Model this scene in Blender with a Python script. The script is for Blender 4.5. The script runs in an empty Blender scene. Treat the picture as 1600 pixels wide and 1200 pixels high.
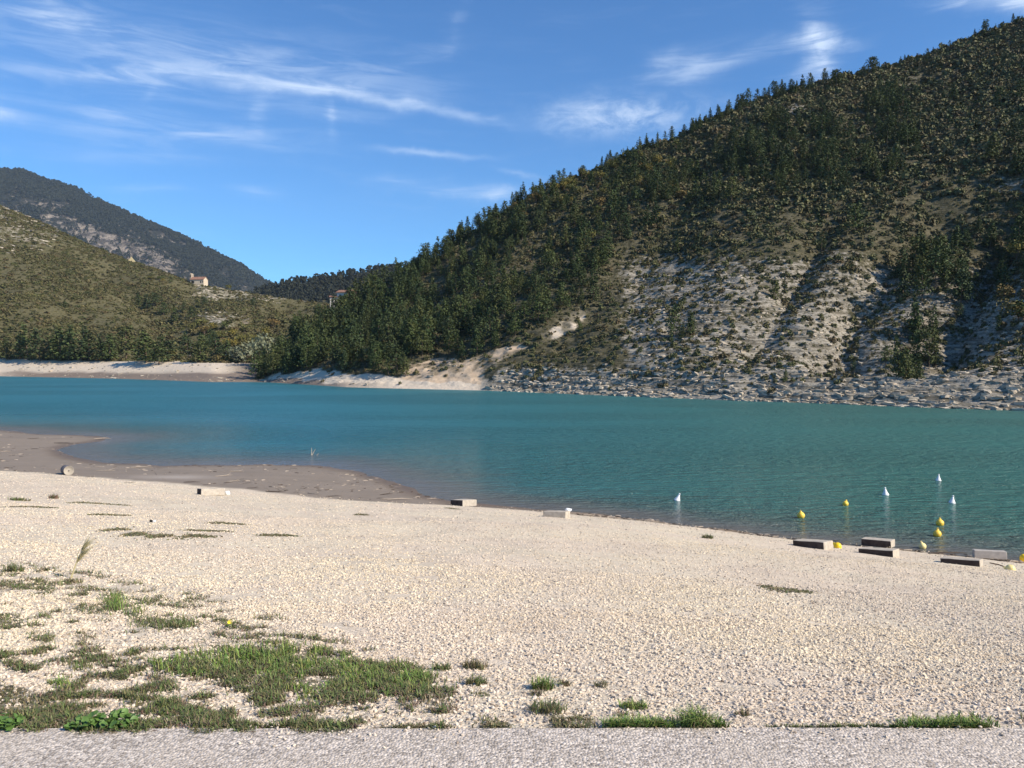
import bpy, bmesh, math, random
import numpy as np
from mathutils import Vector, Euler, Matrix

random.seed(7)
rng = np.random.default_rng(7)
scene = bpy.context.scene
COL = scene.collection
R = math.radians

# ------------------------------------------------------------------ camera
CAM_H, HORIZON = 6.0, 560.0
F = 1200.0                                   # focal length in photo pixels (1600 wide)
TILT = math.atan((600.0 - HORIZON) / F)
cam_data = bpy.data.cameras.new('camera')
cam = bpy.data.objects.new('camera', cam_data)
COL.objects.link(cam)
cam_data.sensor_width = 36.0
cam_data.lens = 27.0
cam_data.clip_start = 0.05
cam_data.clip_end = 30000
cam.location = (0, 0, CAM_H)
cam.rotation_euler = (R(90) - TILT, 0, 0)
scene.camera = cam

# ------------------------------------------------------------------ sun, sky, exposure
SUN_EL, SUN_AZ = R(35), R(116)               # azimuth clockwise from +Y (straight ahead)
SUN_STRENGTH, SKY_STRENGTH = 5.0, 0.125
sd = bpy.data.lights.new('sun', 'SUN')
sun = bpy.data.objects.new('sun', sd)
COL.objects.link(sun)
sd.energy = SUN_STRENGTH
sd.angle = R(0.5)
sd.color = (1.0, 0.895, 0.75)
sv = Vector((math.sin(SUN_AZ) * math.cos(SUN_EL), math.cos(SUN_AZ) * math.cos(SUN_EL), math.sin(SUN_EL)))
sun.rotation_euler = sv.to_track_quat('Z', 'Y').to_euler()
sun.location = (60, -40, 80)
scene.view_settings.view_transform = 'Standard'
scene.view_settings.look = 'None'
scene.view_settings.gamma = 1
scene.view_settings.exposure = 0.5
scene.view_settings.use_curve_mapping = False
scene.cycles.use_denoising = True
scene.cycles.max_bounces = 5
scene.cycles.diffuse_bounces = 3
scene.cycles.volume_bounces = 0
scene.cycles.transparent_max_bounces = 8


# ------------------------------------------------------------------ node helpers
class NB:
    def __init__(s, tree):
        s.t = tree; s.n = tree.nodes; s.l = tree.links

    def new(s, typ, **kw):
        n = s.n.new(typ)
        for k, v in kw.items():
            setattr(n, k, v)
        return n

    def put(s, sock, v):
        if hasattr(v, 'is_output'):
            s.l.new(v, sock)
        elif isinstance(v, (tuple, list)):
            if len(v) == 3 and sock.type == 'RGBA':
                v = (*v, 1)
            sock.default_value = v
        else:
            if sock.type == 'RGBA':
                v = (v, v, v, 1)
            sock.default_value = v

    def m(s, op, a, b=0.0, c=None, clamp=False):
        n = s.new('ShaderNodeMath', operation=op); n.use_clamp = clamp
        s.put(n.inputs[0], a); s.put(n.inputs[1], b)
        if c is not None: s.put(n.inputs[2], c)
        return n.outputs[0]

    def noise(s, vec, scale, detail=4, rough=0.55, dist=0.0, out=0):
        n = s.new('ShaderNodeTexNoise')
        if vec is not None: s.l.new(vec, n.inputs['Vector'])
        n.inputs['Scale'].default_value = scale
        n.inputs['Detail'].default_value = detail
        n.inputs['Roughness'].default_value = rough
        n.inputs['Distortion'].default_value = dist
        return n.outputs[out]

    def vor(s, vec, scale, feature='F1', out='Distance', rand=1.0):
        n = s.new('ShaderNodeTexVoronoi', feature=feature)
        if vec is not None: s.l.new(vec, n.inputs['Vector'])
        n.inputs['Scale'].default_value = scale
        n.inputs['Randomness'].default_value = rand
        return n.outputs[out]

    def ramp(s, x, lo, hi, a=0.0, b=1.0, smooth=True):
        n = s.new('ShaderNodeMapRange')
        if smooth: n.interpolation_type = 'SMOOTHSTEP'
        s.put(n.inputs[0], x)
        for i, v in enumerate((lo, hi, a, b)): s.put(n.inputs[i + 1], v)
        return n.outputs[0]

    def mix(s, f, a, b, mode='MIX'):
        n = s.new('ShaderNodeMix', data_type='RGBA', blend_type=mode)
        s.put(n.inputs[0], f); s.put(n.inputs[6], a); s.put(n.inputs[7], b)
        return n.outputs[2]

    def attr(s, name):
        n = s.new('ShaderNodeAttribute', attribute_name=name)
        return n

    def mapping(s, vec, scale=(1, 1, 1), rot=(0, 0, 0), loc=(0, 0, 0)):
        n = s.new('ShaderNodeMapping')
        s.l.new(vec, n.inputs[0])
        n.inputs['Scale'].default_value = scale
        n.inputs['Rotation'].default_value = rot
        n.inputs['Location'].default_value = loc
        return n.outputs[0]

    def bump(s, h, strength, dist, normal=None):
        n = s.new('ShaderNodeBump')
        s.put(n.inputs['Height'], h)
        s.put(n.inputs['Strength'], strength)
        n.inputs['Distance'].default_value = dist
        if normal is not None: s.l.new(normal, n.inputs['Normal'])
        return n.outputs[0]


def material(name, rough=0.9, spec=0.2):
    m = bpy.data.materials.new(name); m.use_nodes = True
    nb = NB(m.node_tree)
    b = m.node_tree.nodes['Principled BSDF']
    b.inputs['Roughness'].default_value = rough
    b.inputs['Specular IOR Level'].default_value = spec
    return m, nb, b


# ------------------------------------------------------------------ world
def px_azel(X, Y):
    a = (X - 800) / F; b = (600 - Y) / F
    y = math.cos(TILT) + b * math.sin(TILT); z = -math.sin(TILT) + b * math.cos(TILT)
    return math.degrees(math.atan2(a, y)), math.degrees(math.atan2(z, math.hypot(a, y)))

world = bpy.data.worlds.new('World')
scene.world = world
world.use_nodes = True
w = NB(world.node_tree)
bg = world.node_tree.nodes['Background']
sky = w.new('ShaderNodeTexSky', sky_type='NISHITA')
sky.sun_disc = False
sky.sun_elevation = SUN_EL
sky.sun_rotation = SUN_AZ
sky.altitude = 600
sky.air_density = 1.0
sky.dust_density = 0.25
sky.ozone_density = 3.0
tc = w.new('ShaderNodeTexCoord')
dirv = tc.outputs['Generated']
sp = w.new('ShaderNodeSeparateXYZ'); w.l.new(dirv, sp.inputs[0])
az = w.m('MULTIPLY', w.m('ARCTAN2', sp.outputs[0], sp.outputs[1]), 57.2958)
el = w.m('MULTIPLY', w.m('ARCSINE', sp.outputs[2]), 57.2958)
# wispy domain distortion, in degrees
nd = w.new('ShaderNodeTexNoise'); w.l.new(dirv, nd.inputs['Vector'])
nd.inputs['Scale'].default_value = 9; nd.inputs['Detail'].default_value = 6; nd.inputs['Roughness'].default_value = 0.62
ns = w.new('ShaderNodeSeparateColor'); w.l.new(nd.outputs['Color'], ns.inputs[0])
az2 = w.m('ADD', az, w.m('MULTIPLY', w.m('SUBTRACT', ns.outputs[0], 0.5), 4.0))
el2 = w.m('ADD', el, w.m('MULTIPLY', w.m('SUBTRACT', ns.outputs[1], 0.5), 2.2))
comb = w.new('ShaderNodeCombineXYZ')
w.l.new(az, comb.inputs[0]); w.l.new(el, comb.inputs[1])
fib = w.noise(w.mapping(comb.outputs[0], scale=(0.05, 0.35, 1), rot=(0, 0, R(7))), 3.0, 5, 0.62, 0.6)
fluff = w.noise(w.mapping(comb.outputs[0], scale=(0.16, 0.3, 1), rot=(0, 0, R(-18))), 3.0, 5, 0.66, 0.4)
# (x0,y0,x1,y1 in photo pixels, half width px, strength, breakup 0..1)
STREAKS = [
    (40, 108, 330, 118, 7, 0.38, .5), (300, 118, 560, 148, 8, 0.62, .3), (520, 142, 720, 184, 7, 0.60, .3), (690, 178, 800, 192, 6, 0.18, .6),
    (0, 60, 420, 95, 42, 0.30, .7), (250, 90, 640, 140, 30, 0.32, .6), (0, 25, 190, 52, 9, 0.42, .6), (0, 0, 120, 20, 14, 0.25, .8),
    (0, 168, 30, 172, 14, 0.50, .6), (40, 175, 420, 212, 24, 0.26, .8), (250, 200, 430, 220, 9, 0.22, .8), (130, 185, 200, 188, 13, 0.2, .8),
    (515, 150, 512, 205, 7, 0.30, .6), (405, 150, 395, 205, 12, 0.22, .7), (240, 120, 205, 165, 7, 0.14, .7), (480, 178, 590, 190, 7, 0.2, .8),
    (600, 239, 730, 250, 4, 0.52, .4), (580, 288, 650, 292, 9, 0.20, .8), (640, 291, 780, 300, 9, 0.36, .7), (755, 305, 800, 300, 8, 0.5, .5),
    (780, 268, 840, 272, 4, 0.28, .7), (380, 300, 430, 307, 8, 0.2, .7), (190, 288, 280, 296, 6, 0.14, .8),
    (890, 182, 1075, 176, 22, 0.62, .75), (860, 180, 960, 165, 14, 0.30, .8), (1010, 112, 1060, 92, 12, 0.38, .8), (1050, 128, 1110, 92, 15, 0.42, .8), (1100, 100, 1205, 70, 10, 0.32, .8),
    (1230, 72, 1285, 52, 10, 0.46, .6), (1275, 50, 1290, 118, 17, 0.66, .55), (1280, 66, 1330, 72, 9, 0.40, .6), (1245, 112, 1290, 95, 14, 0.36, .6),
    (1500, 2, 1640, -2, 9, 0.9, .45), (1540, -20, 1700, -16, 16, 0.9, .4),
    (722, 15, 700, 70, 10, 0.16, .7), (700, 70, 590, 112, 12, 0.16, .7), (0, 225, 400, 245, 12, 0.1, .9),
]
pv2 = w.new('ShaderNodeCombineXYZ'); w.l.new(az2, pv2.inputs[0]); w.l.new(el2, pv2.inputs[1])
sums = {'fib': None, 'fluff': None, 'soft': None}
for (x0, y0, x1, y1, hw, st, br) in STREAKS:
    a0, e0 = px_azel(x0, y0); a1, e1 = px_azel(x1, y1)
    ln = math.hypot(a1 - a0, e1 - e0); ang = math.atan2(e1 - e0, a1 - a0)
    hw = hw / F * 57.3 * 1.05
    mp = w.new('ShaderNodeMapping', vector_type='TEXTURE')
    w.l.new(pv2.outputs[0], mp.inputs[0])
    mp.inputs['Location'].default_value = ((a0 + a1) / 2, (e0 + e1) / 2, 0)
    mp.inputs['Rotation'].default_value = (0, 0, ang)
    mp.inputs['Scale'].default_value = (ln * 0.52 + hw * .5, hw, 1)
    dp = w.new('ShaderNodeVectorMath', operation='DOT_PRODUCT'); w.l.new(mp.outputs[0], dp.inputs[0]); w.l.new(mp.outputs[0], dp.inputs[1])
    g = w.m('POWER', 0.3679, dp.outputs['Value'])
    kx = 'soft' if br < 0.45 else ('fib' if (hw < 1.0 or ln > 10) else 'fluff')
    prev = sums[kx]
    sums[kx] = w.m('MULTIPLY_ADD', g, st * 0.62, prev if prev is not None else 0.0)
cloud = w.m('MULTIPLY', sums['fib'], w.ramp(fib, 0.36, 0.66, 0.22, 1.35))
cloud = w.m('ADD', cloud, w.m('MULTIPLY', sums['fluff'], w.ramp(fluff, 0.36, 0.66, 0.22, 1.4)))
cloud = w.m('ADD', cloud, w.m('MULTIPLY', sums['soft'], w.ramp(fib, 0.34, 0.66, 0.72, 1.2)))
# faint veil all over the dome, the same kind of cirrus everywhere
veil = w.m('MULTIPLY', w.ramp(fib, 0.5, 0.85), 0.05)
cloud = w.m('MINIMUM', w.m('ADD', cloud, veil), 0.92)
cloud = w.m('MULTIPLY', cloud, w.ramp(sp.outputs[2], 0.0, 0.06))
tint = w.mix(1.0, sky.outputs[0], (0.37, 0.70, 0.98), 'MULTIPLY')
skyc = w.mix(cloud, tint, (5.0, 5.8, 7.0))
w.l.new(skyc, bg.inputs[0])
bg.inputs[1].default_value = SKY_STRENGTH
world.cycles.sampling_method = 'MANUAL'
world.cycles.sample_map_resolution = 256


# ------------------------------------------------------------------ projection helpers
ct, st_ = math.cos(TILT), math.sin(TILT)

def ray(X, Y):
    a = (np.asarray(X, float) - 800) / F; b = (600 - np.asarray(Y, float)) / F
    return a, ct + b * st_, -st_ + b * ct

def at_z(X, Y, z=0.0):
    dx, dy, dz = ray(X, Y); s = (z - CAM_H) / dz
    return dx * s, dy * s

def at_y(X, Y, y):
    dx, dy, dz = ray(X, Y); s = y / dy
    return dx * s, CAM_H + dz * s

def project(x, y, z):
    dep = y * ct - (z - CAM_H) * st_; up = y * st_ + (z - CAM_H) * ct
    return 800 + F * x / dep, 600 - F * up / dep

def sstep(lo, hi, x):
    t = np.clip((x - lo) / (hi - lo), 0, 1); return t * t * (3 - 2 * t)

def vnoise(x, y, seed=0):
    x = np.asarray(x, float); y = np.asarray(y, float)
    ix = np.floor(x).astype(np.int64); iy = np.floor(y).astype(np.int64)
    fx = x - ix; fy = y - iy
    fx = fx * fx * (3 - 2 * fx); fy = fy * fy * (3 - 2 * fy)
    def h(i, j):
        n = (i * 374761393 + j * 668265263 + seed * 362437) & 0x7fffffff
        n = ((n ^ (n >> 13)) * 1274126177) & 0x7fffffff
        n = n ^ (n >> 16)
        return (n & 0xffff) / 65535.0
    a = h(ix, iy); b = h(ix + 1, iy); c = h(ix, iy + 1); d = h(ix + 1, iy + 1)
    return (a + (b - a) * fx) * (1 - fy) + (c + (d - c) * fx) * fy

def fbm(x, y, oct=4, seed=0, gain=0.5):
    s = 0; amp = 1; tot = 0
    for k in range(oct):
        s = s + amp * (vnoise(x * 2 ** k + 17.3 * k, y * 2 ** k - 9.1 * k, seed + k) - 0.5); tot += amp; amp *= gain
    return s / tot * 2          # about -1..1

def inpoly(px, py, poly):
    px = np.asarray(px, float); py = np.asarray(py, float)
    ins = np.zeros(px.shape, bool); n = len(poly)
    for i in range(n):
        x0, y0 = poly[i]; x1, y1 = poly[(i + 1) % n]
        if y0 == y1: continue
        c = ((y0 > py) != (y1 > py)) & (px < (x1 - x0) * (py - y0) / (y1 - y0) + x0)
        ins ^= c
    return ins

def seg_dist(px, py, pts, closed=False):
    d = np.full(np.shape(px), 1e9)
    n = len(pts)
    for i in range(n if closed else n - 1):
        x0, y0 = pts[i]; x1, y1 = pts[(i + 1) % n]
        vx, vy = x1 - x0, y1 - y0
        t = np.clip(((px - x0) * vx + (py - y0) * vy) / (vx * vx + vy * vy + 1e-9), 0, 1)
        d = np.minimum(d, np.hypot(px - x0 - t * vx, py - y0 - t * vy))
    return d

def lin(pts, x):
    return np.interp(x, [p[0] for p in pts], [p[1] for p in pts])

def tag(o, label=None, cat=None, group=None, kind=None):
    if label: o['label'] = label
    if cat: o['category'] = cat
    if group: o['group'] = group
    if kind: o['kind'] = kind
    return o

def mesh_np(name, V, Fq, mats=(), smooth=False):
    V = np.asarray(V, np.float32); Fq = np.asarray(Fq, np.int32)
    me = bpy.data.meshes.new(name)
    me.vertices.add(len(V)); me.vertices.foreach_set('co', V.ravel())
    k = Fq.shape[1]
    me.loops.add(Fq.size); me.loops.foreach_set('vertex_index', Fq.ravel())
    me.polygons.add(len(Fq))
    me.polygons.foreach_set('loop_start', np.arange(0, Fq.size, k, dtype=np.int32))
    me.polygons.foreach_set('use_smooth', np.full(len(Fq), smooth))
    me.update(calc_edges=True)
    for m in mats: me.materials.append(m)
    return me

def add_attr(me, name, arr):
    a = me.attributes.new(name, 'FLOAT', 'POINT'); a.data.foreach_set('value', np.asarray(arr, np.float32).ravel())

def link(name, me, parent=None, loc=None):
    o = bpy.data.objects.new(name, me); COL.objects.link(o)
    if parent: o.parent = parent
    if loc is not None: o.location = loc
    return o

def grid_faces(nu, nv):
    i = np.arange(nu - 1)[:, None] * nv + np.arange(nv - 1)[None, :]
    i = i.ravel()
    return np.stack([i, i + nv, i + nv + 1, i + 1], 1)

def bm_link(name, bm, mats, parent=None, smooth=False, bevel=0):
    me = bpy.data.meshes.new(name); bm.to_mesh(me); bm.free()
    for m in (mats if isinstance(mats, (list, tuple)) else [mats]): me.materials.append(m)
    if smooth:
        for p in me.polygons: p.use_smooth = True
    return link(name, me, parent)

# ------------------------------------------------------------------ near ground: height function
# gravel foot line (gravel meets mud or water), photo pixels
S_PX = [(-3000, 690), (-800, 706), (0, 736), (200, 750), (330, 764), (480, 777), (640, 787), (750, 792), (870, 801), (1000, 814), (1100, 826), (1250, 845), (1330, 853), (1440, 864), (1600, 880), (2400, 960), (4600, 1080)]
_sx, _sy = at_z([p[0] for p in S_PX], [p[1] for p in S_PX], 0.12)
S_A = list(zip((_sx / _sy).tolist(), _sy.tolist()))
# waterline of the mudflat and beach
M_PX = [(-3000, 640), (-700, 668), (-200, 670), (0, 672), (60, 677), (120, 680), (170, 684), (158, 689), (118, 694), (98, 701), (96, 709), (120, 716), (165, 723), (260, 728), (300, 727), (430, 725), (500, 729), (560, 737), (612, 752), (645, 768), (672, 777), (720, 786), (800, 792), (870, 798), (1000, 810), (1100, 823), (1250, 842), (1330, 852), (1450, 862), (1530, 869), (1600, 877), (2400, 955), (4600, 1070)]
_mx, _my = at_z([p[0] for p in M_PX], [p[1] for p in M_PX], 0.0)
M_LINE = list(zip(_mx.tolist(), _my.tolist()))
M_POLY = M_LINE + [(200, -50), (-900, -50)]

def coast(x, y):                                   # signed distance to waterline, + on land
    x = np.asarray(x, float); y = np.asarray(y, float)
    xx = x + 0.35 * fbm(x / 3, y / 3, 3, 5); yy = y + 0.5 * fbm(x / 4 + 9, y / 4, 3, 6)
    d = seg_dist(xx, yy, M_LINE)
    return np.where(inpoly(xx, yy, M_POLY), d, -d)

def t_beach(x, y):
    a = x / np.maximum(y, 0.5)
    ys = lin(S_A, np.clip(a, -2.6, 3.1))
    return (y - 3.3) / (ys - 3.3)

def ground_z(x, y, cd=None):
    x = np.asarray(x, float); y = np.asarray(y, float)
    t = t_beach(x, y)
    zg = 4.385 - 4.265 * t
    zg = np.where(t > 1, 0.12 - (t - 1) * 5, np.minimum(zg, 4.385))
    zg = zg + 0.035 * fbm(x / 1.7, y / 1.7, 3, 11) * sstep(0.0, 0.08, t) + 0.10 * fbm(x / 6, y / 6, 2, 12) * sstep(0.05, 0.3, t) * (1 - sstep(.7, 1, t))
    if cd is None: cd = coast(x, y)
    zm = np.where(cd > 0, np.minimum(cd * 0.035, 0.22), cd * 0.06)
    zm = zm + 0.02 * fbm(x / 1.1, y / 2.2, 3, 13)
    return np.maximum(zg, np.maximum(zm, -3.0))

def hit(X, Y, ymax=95.0):
    fast = np.min(Y) > 800
    if fast: ymax = 42.0
    cdk = np.full(np.atleast_1d(X).shape, 5.0) if fast else None
    X = np.atleast_1d(np.asarray(X, float)); Y = np.atleast_1d(np.asarray(Y, float))
    dx, dy, dz = ray(X, Y)
    ys = 3.1 * (ymax / 3.1) ** np.linspace(0, 1, 90 if fast else 150)
    out = np.full(X.shape, np.nan); prev = None; done = np.zeros(X.shape, bool)
    for yy in ys:
        s = yy / dy; x = dx * s; z = CAM_H + dz * s
        g = np.maximum(ground_z(x, np.full_like(x, yy), cdk), 0.0)
        diff = z - g
        new = (diff <= 0) & ~done
        if prev is not None:
            f = np.where(new, prev[1] / (prev[1] - diff + 1e-12), 0)
            out[new] = (prev[0] + (yy - prev[0]) * f)[new]
        else:
            out[new] = yy
        done |= new; prev = (yy, diff)
        if done.all(): break
    out[~done] = ymax
    x = dx * out / dy
    return x, out, ground_z(x, out, cdk)

# ------------------------------------------------------------------ ground materials
def pos_node(nb):
    g = nb.new('ShaderNodeNewGeometry'); return g.outputs['Position']

def mat_gravel():
    m, nb, b = material('gravel_ground', 0.92, 0.15)
    p = pos_node(nb)
    c1 = nb.vor(p, 34, out='Color'); c2 = nb.vor(p, 75, out='Color')
    s1 = nb.new('ShaderNodeSeparateColor'); nb.l.new(c1, s1.inputs[0])
    s2 = nb.new('ShaderNodeSeparateColor'); nb.l.new(c2, s2.inputs[0])
    v = nb.m('ADD', nb.m('MULTIPLY', s1.outputs[0], 0.6), nb.m('MULTIPLY', s2.outputs[0], 0.4))
    col = nb.mix(nb.ramp(v, 0.15, 0.85, smooth=False), (0.50, 0.42, 0.305), (0.78, 0.68, 0.52))
    warm = nb.noise(p, 0.35, 4, 0.6)
    col = nb.mix(nb.ramp(warm, 0.4, 0.62), col, nb.mix(1.0, col, (1.0, 0.97, 0.99), 'MULTIPLY'))
    big = nb.noise(nb.mapping(p, scale=(1, 0.6, 1)), 0.9, 5, 0.6)
    col = nb.mix(nb.ramp(big, 0.42, 0.7, 0, 0.35), col, (0.40, 0.335, 0.265))
    spk = nb.noise(p, 9, 3, 0.7)
    col = nb.mix(nb.ramp(spk, 0.63, 0.72, 0, 0.6), col, (0.17, 0.15, 0.115))
    # vegetation soil, wet foot, mud
    soil = nb.attr('soil').outputs['Fac']; mud = nb.attr('mud').outputs['Fac']; wet = nb.attr('wet').outputs['Fac']
    n3 = nb.noise(p, 14, 4, 0.6)
    soilm = nb.ramp(nb.m('ADD', soil, nb.m('MULTIPLY', nb.m('SUBTRACT', n3, 0.5), 1.2)), 0.35, 0.7)
    col = nb.mix(soilm, col, nb.mix(n3, (0.09, 0.085, 0.045), (0.16, 0.13, 0.075)))
    mn = nb.noise(nb.mapping(p, scale=(0.4, 1, 1)), 0.7, 6, 0.6)
    mudc = nb.mix(mn, (0.18, 0.150, 0.120), (0.285, 0.235, 0.185))
    dry = nb.attr('dry').outputs['Fac']
    mudc = nb.mix(dry, mudc, (0.36, 0.31, 0.26))
    deb = nb.noise(nb.mapping(p, scale=(0.5, 1.6, 1)), 3.2, 5, 0.7)
    mudc = nb.mix(nb.ramp(deb, 0.62, 0.70, 0, 0.65), mudc, (0.10, 0.07, 0.05))
    mudc = nb.mix(nb.ramp(nb.noise(nb.mapping(p, scale=(0.6, 1.8, 1)), 5.1, 4, 0.7), 0.68, 0.73, 0, 0.7), mudc, (0.42, 0.34, 0.27))
    col = nb.mix(mud, col, mudc)
    col = nb.mix(wet, col, nb.mix(1.0, col, (0.62, 0.55, 0.48), 'MULTIPLY'))
    nb.l.new(col, b.inputs['Base Color'])
    h = nb.m('ADD', nb.m('MULTIPLY', nb.vor(p, 34), -0.6), nb.m('MULTIPLY', nb.vor(p, 75), -0.3))
    inv = nb.m('SUBTRACT', 1.0, mud)
    bn = nb.bump(h, nb.m('MULTIPLY', inv, 0.6), 0.02)
    bn = nb.bump(nb.noise(p, 6, 5, 0.6), nb.m('MULTIPLY', nb.m('ADD', mud, 0.25), 0.5), 0.05, bn)
    nb.l.new(bn, b.inputs['Normal'])
    nb.l.new(nb.ramp(nb.m('MAXIMUM', wet, nb.m('MULTIPLY', mud, 0.3)), 0, 1, 0.92, 0.5), b.inputs['Roughness'])
    return m

def mat_asphalt():
    m, nb, b = material('asphalt', 0.85, 0.25)
    p = pos_node(nb)
    c = nb.new('ShaderNodeSeparateColor'); nb.l.new(nb.vor(p, 82, out='Color'), c.inputs[0])
    c2 = nb.new('ShaderNodeSeparateColor'); nb.l.new(nb.vor(p, 230, out='Color'), c2.inputs[0])
    v = nb.m('ADD', nb.m('MULTIPLY', c.outputs[0], 0.65), nb.m('MULTIPLY', c2.outputs[1], 0.35))
    col = nb.mix(nb.ramp(v, 0.1, 0.9, smooth=False), (0.20, 0.17, 0.14), (0.76, 0.665, 0.565))
    col = nb.mix(nb.ramp(nb.noise(p, 2.2, 5, 0.6), 0.45, 0.7, 0, 0.4), col, (0.52, 0.445, 0.36))
    col = nb.mix(nb.ramp(nb.noise(p, 7, 4, 0.6), 0.6, 0.75, 0, 0.4), col, (0.25, 0.225, 0.205))
    nb.l.new(col, b.inputs['Base Color'])
    h = nb.m('SUBTRACT', nb.m('ADD', nb.m('MULTIPLY', nb.vor(p, 82), -0.7), nb.m('MULTIPLY', nb.noise(p, 60, 3, 0.6), 0.5)), 0.0)
    nb.l.new(nb.bump(h, 0.8, 0.009), b.inputs['Normal'])
    return m

M_GRAVEL, M_ASPHALT = mat_gravel(), mat_asphalt()

# vegetation patches on the near ground (photo px polygons, density, height m, palette)
VEG = [
    ([(225, 1032), (330, 1016), (400, 1008), (470, 1012), (555, 1024), (600, 1046), (655, 1048), (684, 1066), (672, 1086), (600, 1092), (560, 1086), (520, 1092), (470, 1094), (440, 1072), (380, 1058), (300, 1062), (240, 1048)], 6600, 0.062, 'lush'),
    ([(330, 1010), (420, 1005), (500, 1018), (520, 1040), (470, 1058), (400, 1050), (340, 1032)], 2300, 0.085, 'lush'),
    ([(300, 990), (410, 985), (420, 1008), (330, 1012), (290, 1002)], 900, 0.04, 'dull'),
    ([(160, 930), (190, 926), (212, 940), (222, 958), (180, 962), (158, 950)], 900, 0.09, 'lush'),
    ([(205, 962), (250, 966), (300, 970), (306, 982), (260, 985), (215, 978)], 1100, 0.06, 'green'),
    ([(82, 930), (112, 936), (140, 944), (200, 948), (190, 960), (100, 950)], 800, 0.045, 'dull'),
    ([(170, 1086), (240, 1084), (296, 1102), (286, 1114), (215, 1108)], 1200, 0.06, 'green'),
    ([(-120, 1062), (10, 1068), (60, 1080), (110, 1095), (145, 1112), (175, 1140), (100, 1149), (-150, 1149)], 5200, 0.035, 'olive'),
    ([(75, 1060), (100, 1058), (115, 1070), (95, 1080), (76, 1074)], 350, 0.06, 'lush'),
    ([(112, 1034), (138, 1030), (142, 1044), (115, 1048)], 350, 0.05, 'green'),
    ([(50, 990), (80, 990), (84, 1002), (48, 1000)], 380, 0.05, 'green'),
    ([(45, 920), (75, 915), (78, 928), (50, 932)], 320, 0.05, 'green'),
    ([(120, 990), (155, 988), (158, 1010), (118, 1012)], 450, 0.05, 'dull'),
    ([(-30, 955), (20, 958), (45, 975), (30, 985), (-30, 975)], 800, 0.05, 'green'),
    ([(-30, 905), (28, 912), (28, 925), (-30, 935)], 800, 0.04, 'dull'),
    ([(585, 1040), (660, 1046), (674, 1062), (625, 1066)], 700, 0.08, 'lush'),
    ([(660, 1085), (720, 1095), (720, 1115), (640, 1110), (600, 1096)], 600, 0.045, 'dull'),
    ([(230, 1128), (330, 1120), (370, 1149), (210, 1149)], 900, 0.05, 'dull'),
    ([(300, 1134), (340, 1140), (420, 1138), (505, 1132), (505, 1149), (300, 1149)], 800, 0.05, 'green'),
    ([(590, 1136), (700, 1136), (700, 1150), (590, 1150)], 800, 0.035, 'olive'),
    ([(750, 1128), (800, 1126), (805, 1148), (745, 1148)], 500, 0.04, 'olive'),
    ([(850, 1118), (920, 1116), (925, 1148), (855, 1148)], 800, 0.045, 'olive'),
    ([(950, 1130), (1010, 1128), (1070, 1134), (1130, 1136), (1132, 1150), (950, 1150)], 1700, 0.06, 'lush'),
    ([(1190, 1140), (1260, 1140), (1330, 1132), (1400, 1142), (1410, 1150), (1190, 1150)], 1300, 0.032, 'green'),
    ([(1405, 1150), (1420, 1128), (1450, 1124), (1520, 1122), (1548, 1136), (1560, 1150)], 2100, 0.06, 'lush'),
    ([(1580, 1120), (1700, 1120), (1700, 1140), (1585, 1138)], 400, 0.045, 'dull'),
]
PATCHY = [(-200, 878), (60, 880), (170, 900), (290, 925), (400, 960), (520, 1000), (640, 1040), (720, 1080), (740, 1149), (-200, 1149)]

# flat dark growths lying on the gravel (streaks when seen at this low angle): photo px segments
FLATS = [((116, 785), (200, 790)), ((22, 792), (88, 794)), ((150, 804), (198, 806)), ((335, 817), (382, 820)), ((300, 829), (355, 831)), ((292, 838), (330, 839)), ((414, 836), (462, 838)), ((171, 828), (196, 828)), ((1196, 919), (1265, 926)), ((560, 804), (572, 805)), ((700, 794), (716, 796)), ((205, 835), (224, 836)), ((240, 838), (262, 838))]
FLATS_W = []
for (p0, p1) in FLATS:
    xs, ys, _ = hit([p0[0], p1[0]], [p0[1], p1[1]])
    FLATS_W.append(((xs[0], ys[0]), (xs[1], ys[1])))

def soil_mask(x, y, z):
    X, Y = project(x, y, z)
    X = X + 14 * fbm(x * 5, y * 5, 3, 21); Y = Y + 5 * fbm(x * 5 + 7, y * 5, 3, 22)
    s = np.zeros(x.shape)
    for poly, n, h, pal in VEG:
        s = np.maximum(s, inpoly(X, Y, poly) * (0.62 if pal != 'dull' else 0.4))
    xq, yq = x, y
    q = 1.0 * fbm(xq / .15, yq / .11, 3, 181) + 0.45 * fbm(xq / .9, yq / .7, 2, 180) - 0.16 - 0.25 * sstep(620, 740, X)
    s = np.maximum(s, inpoly(X, Y, PATCHY) * np.clip((q - 0.0) * 3, 0, 0.5))
    return s

# near ground mesh (fan-shaped grid: fine near the road, coarse at the far mud)
na, ny = 620, 560
aa = np.concatenate([np.linspace(-6, -0.95, 50)[:-1], np.linspace(-0.95, 0.95, na - 98), np.linspace(0.95, 6, 50)[1:]])
yy = 3.15 * (130 / 3.15) ** np.linspace(0, 1, ny)
Aa, Yy = np.meshgrid(aa, yy, indexing='ij')
GX, GY = Aa * Yy, Yy
cd = coast(GX, GY)
GZ = ground_z(GX, GY, cd)
tb = t_beach(GX, GY)
me = mesh_np('beach', np.stack([GX, GY, GZ], -1).reshape(-1, 3), grid_faces(len(aa), ny), [M_GRAVEL], True)
add_attr(me, 'soil', soil_mask(GX, GY, GZ))
tn = tb + 0.02 * fbm(GX / 1.5, GY / 1.5, 4, 31)
mudm = sstep(0.985, 1.0, tn) * sstep(2.6, 1.2, GX + 0.5 * fbm(GX, GY, 3, 32))
add_attr(me, 'mud', np.maximum(mudm, 0.6 * sstep(1.0, 1.02, tn)))
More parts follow.
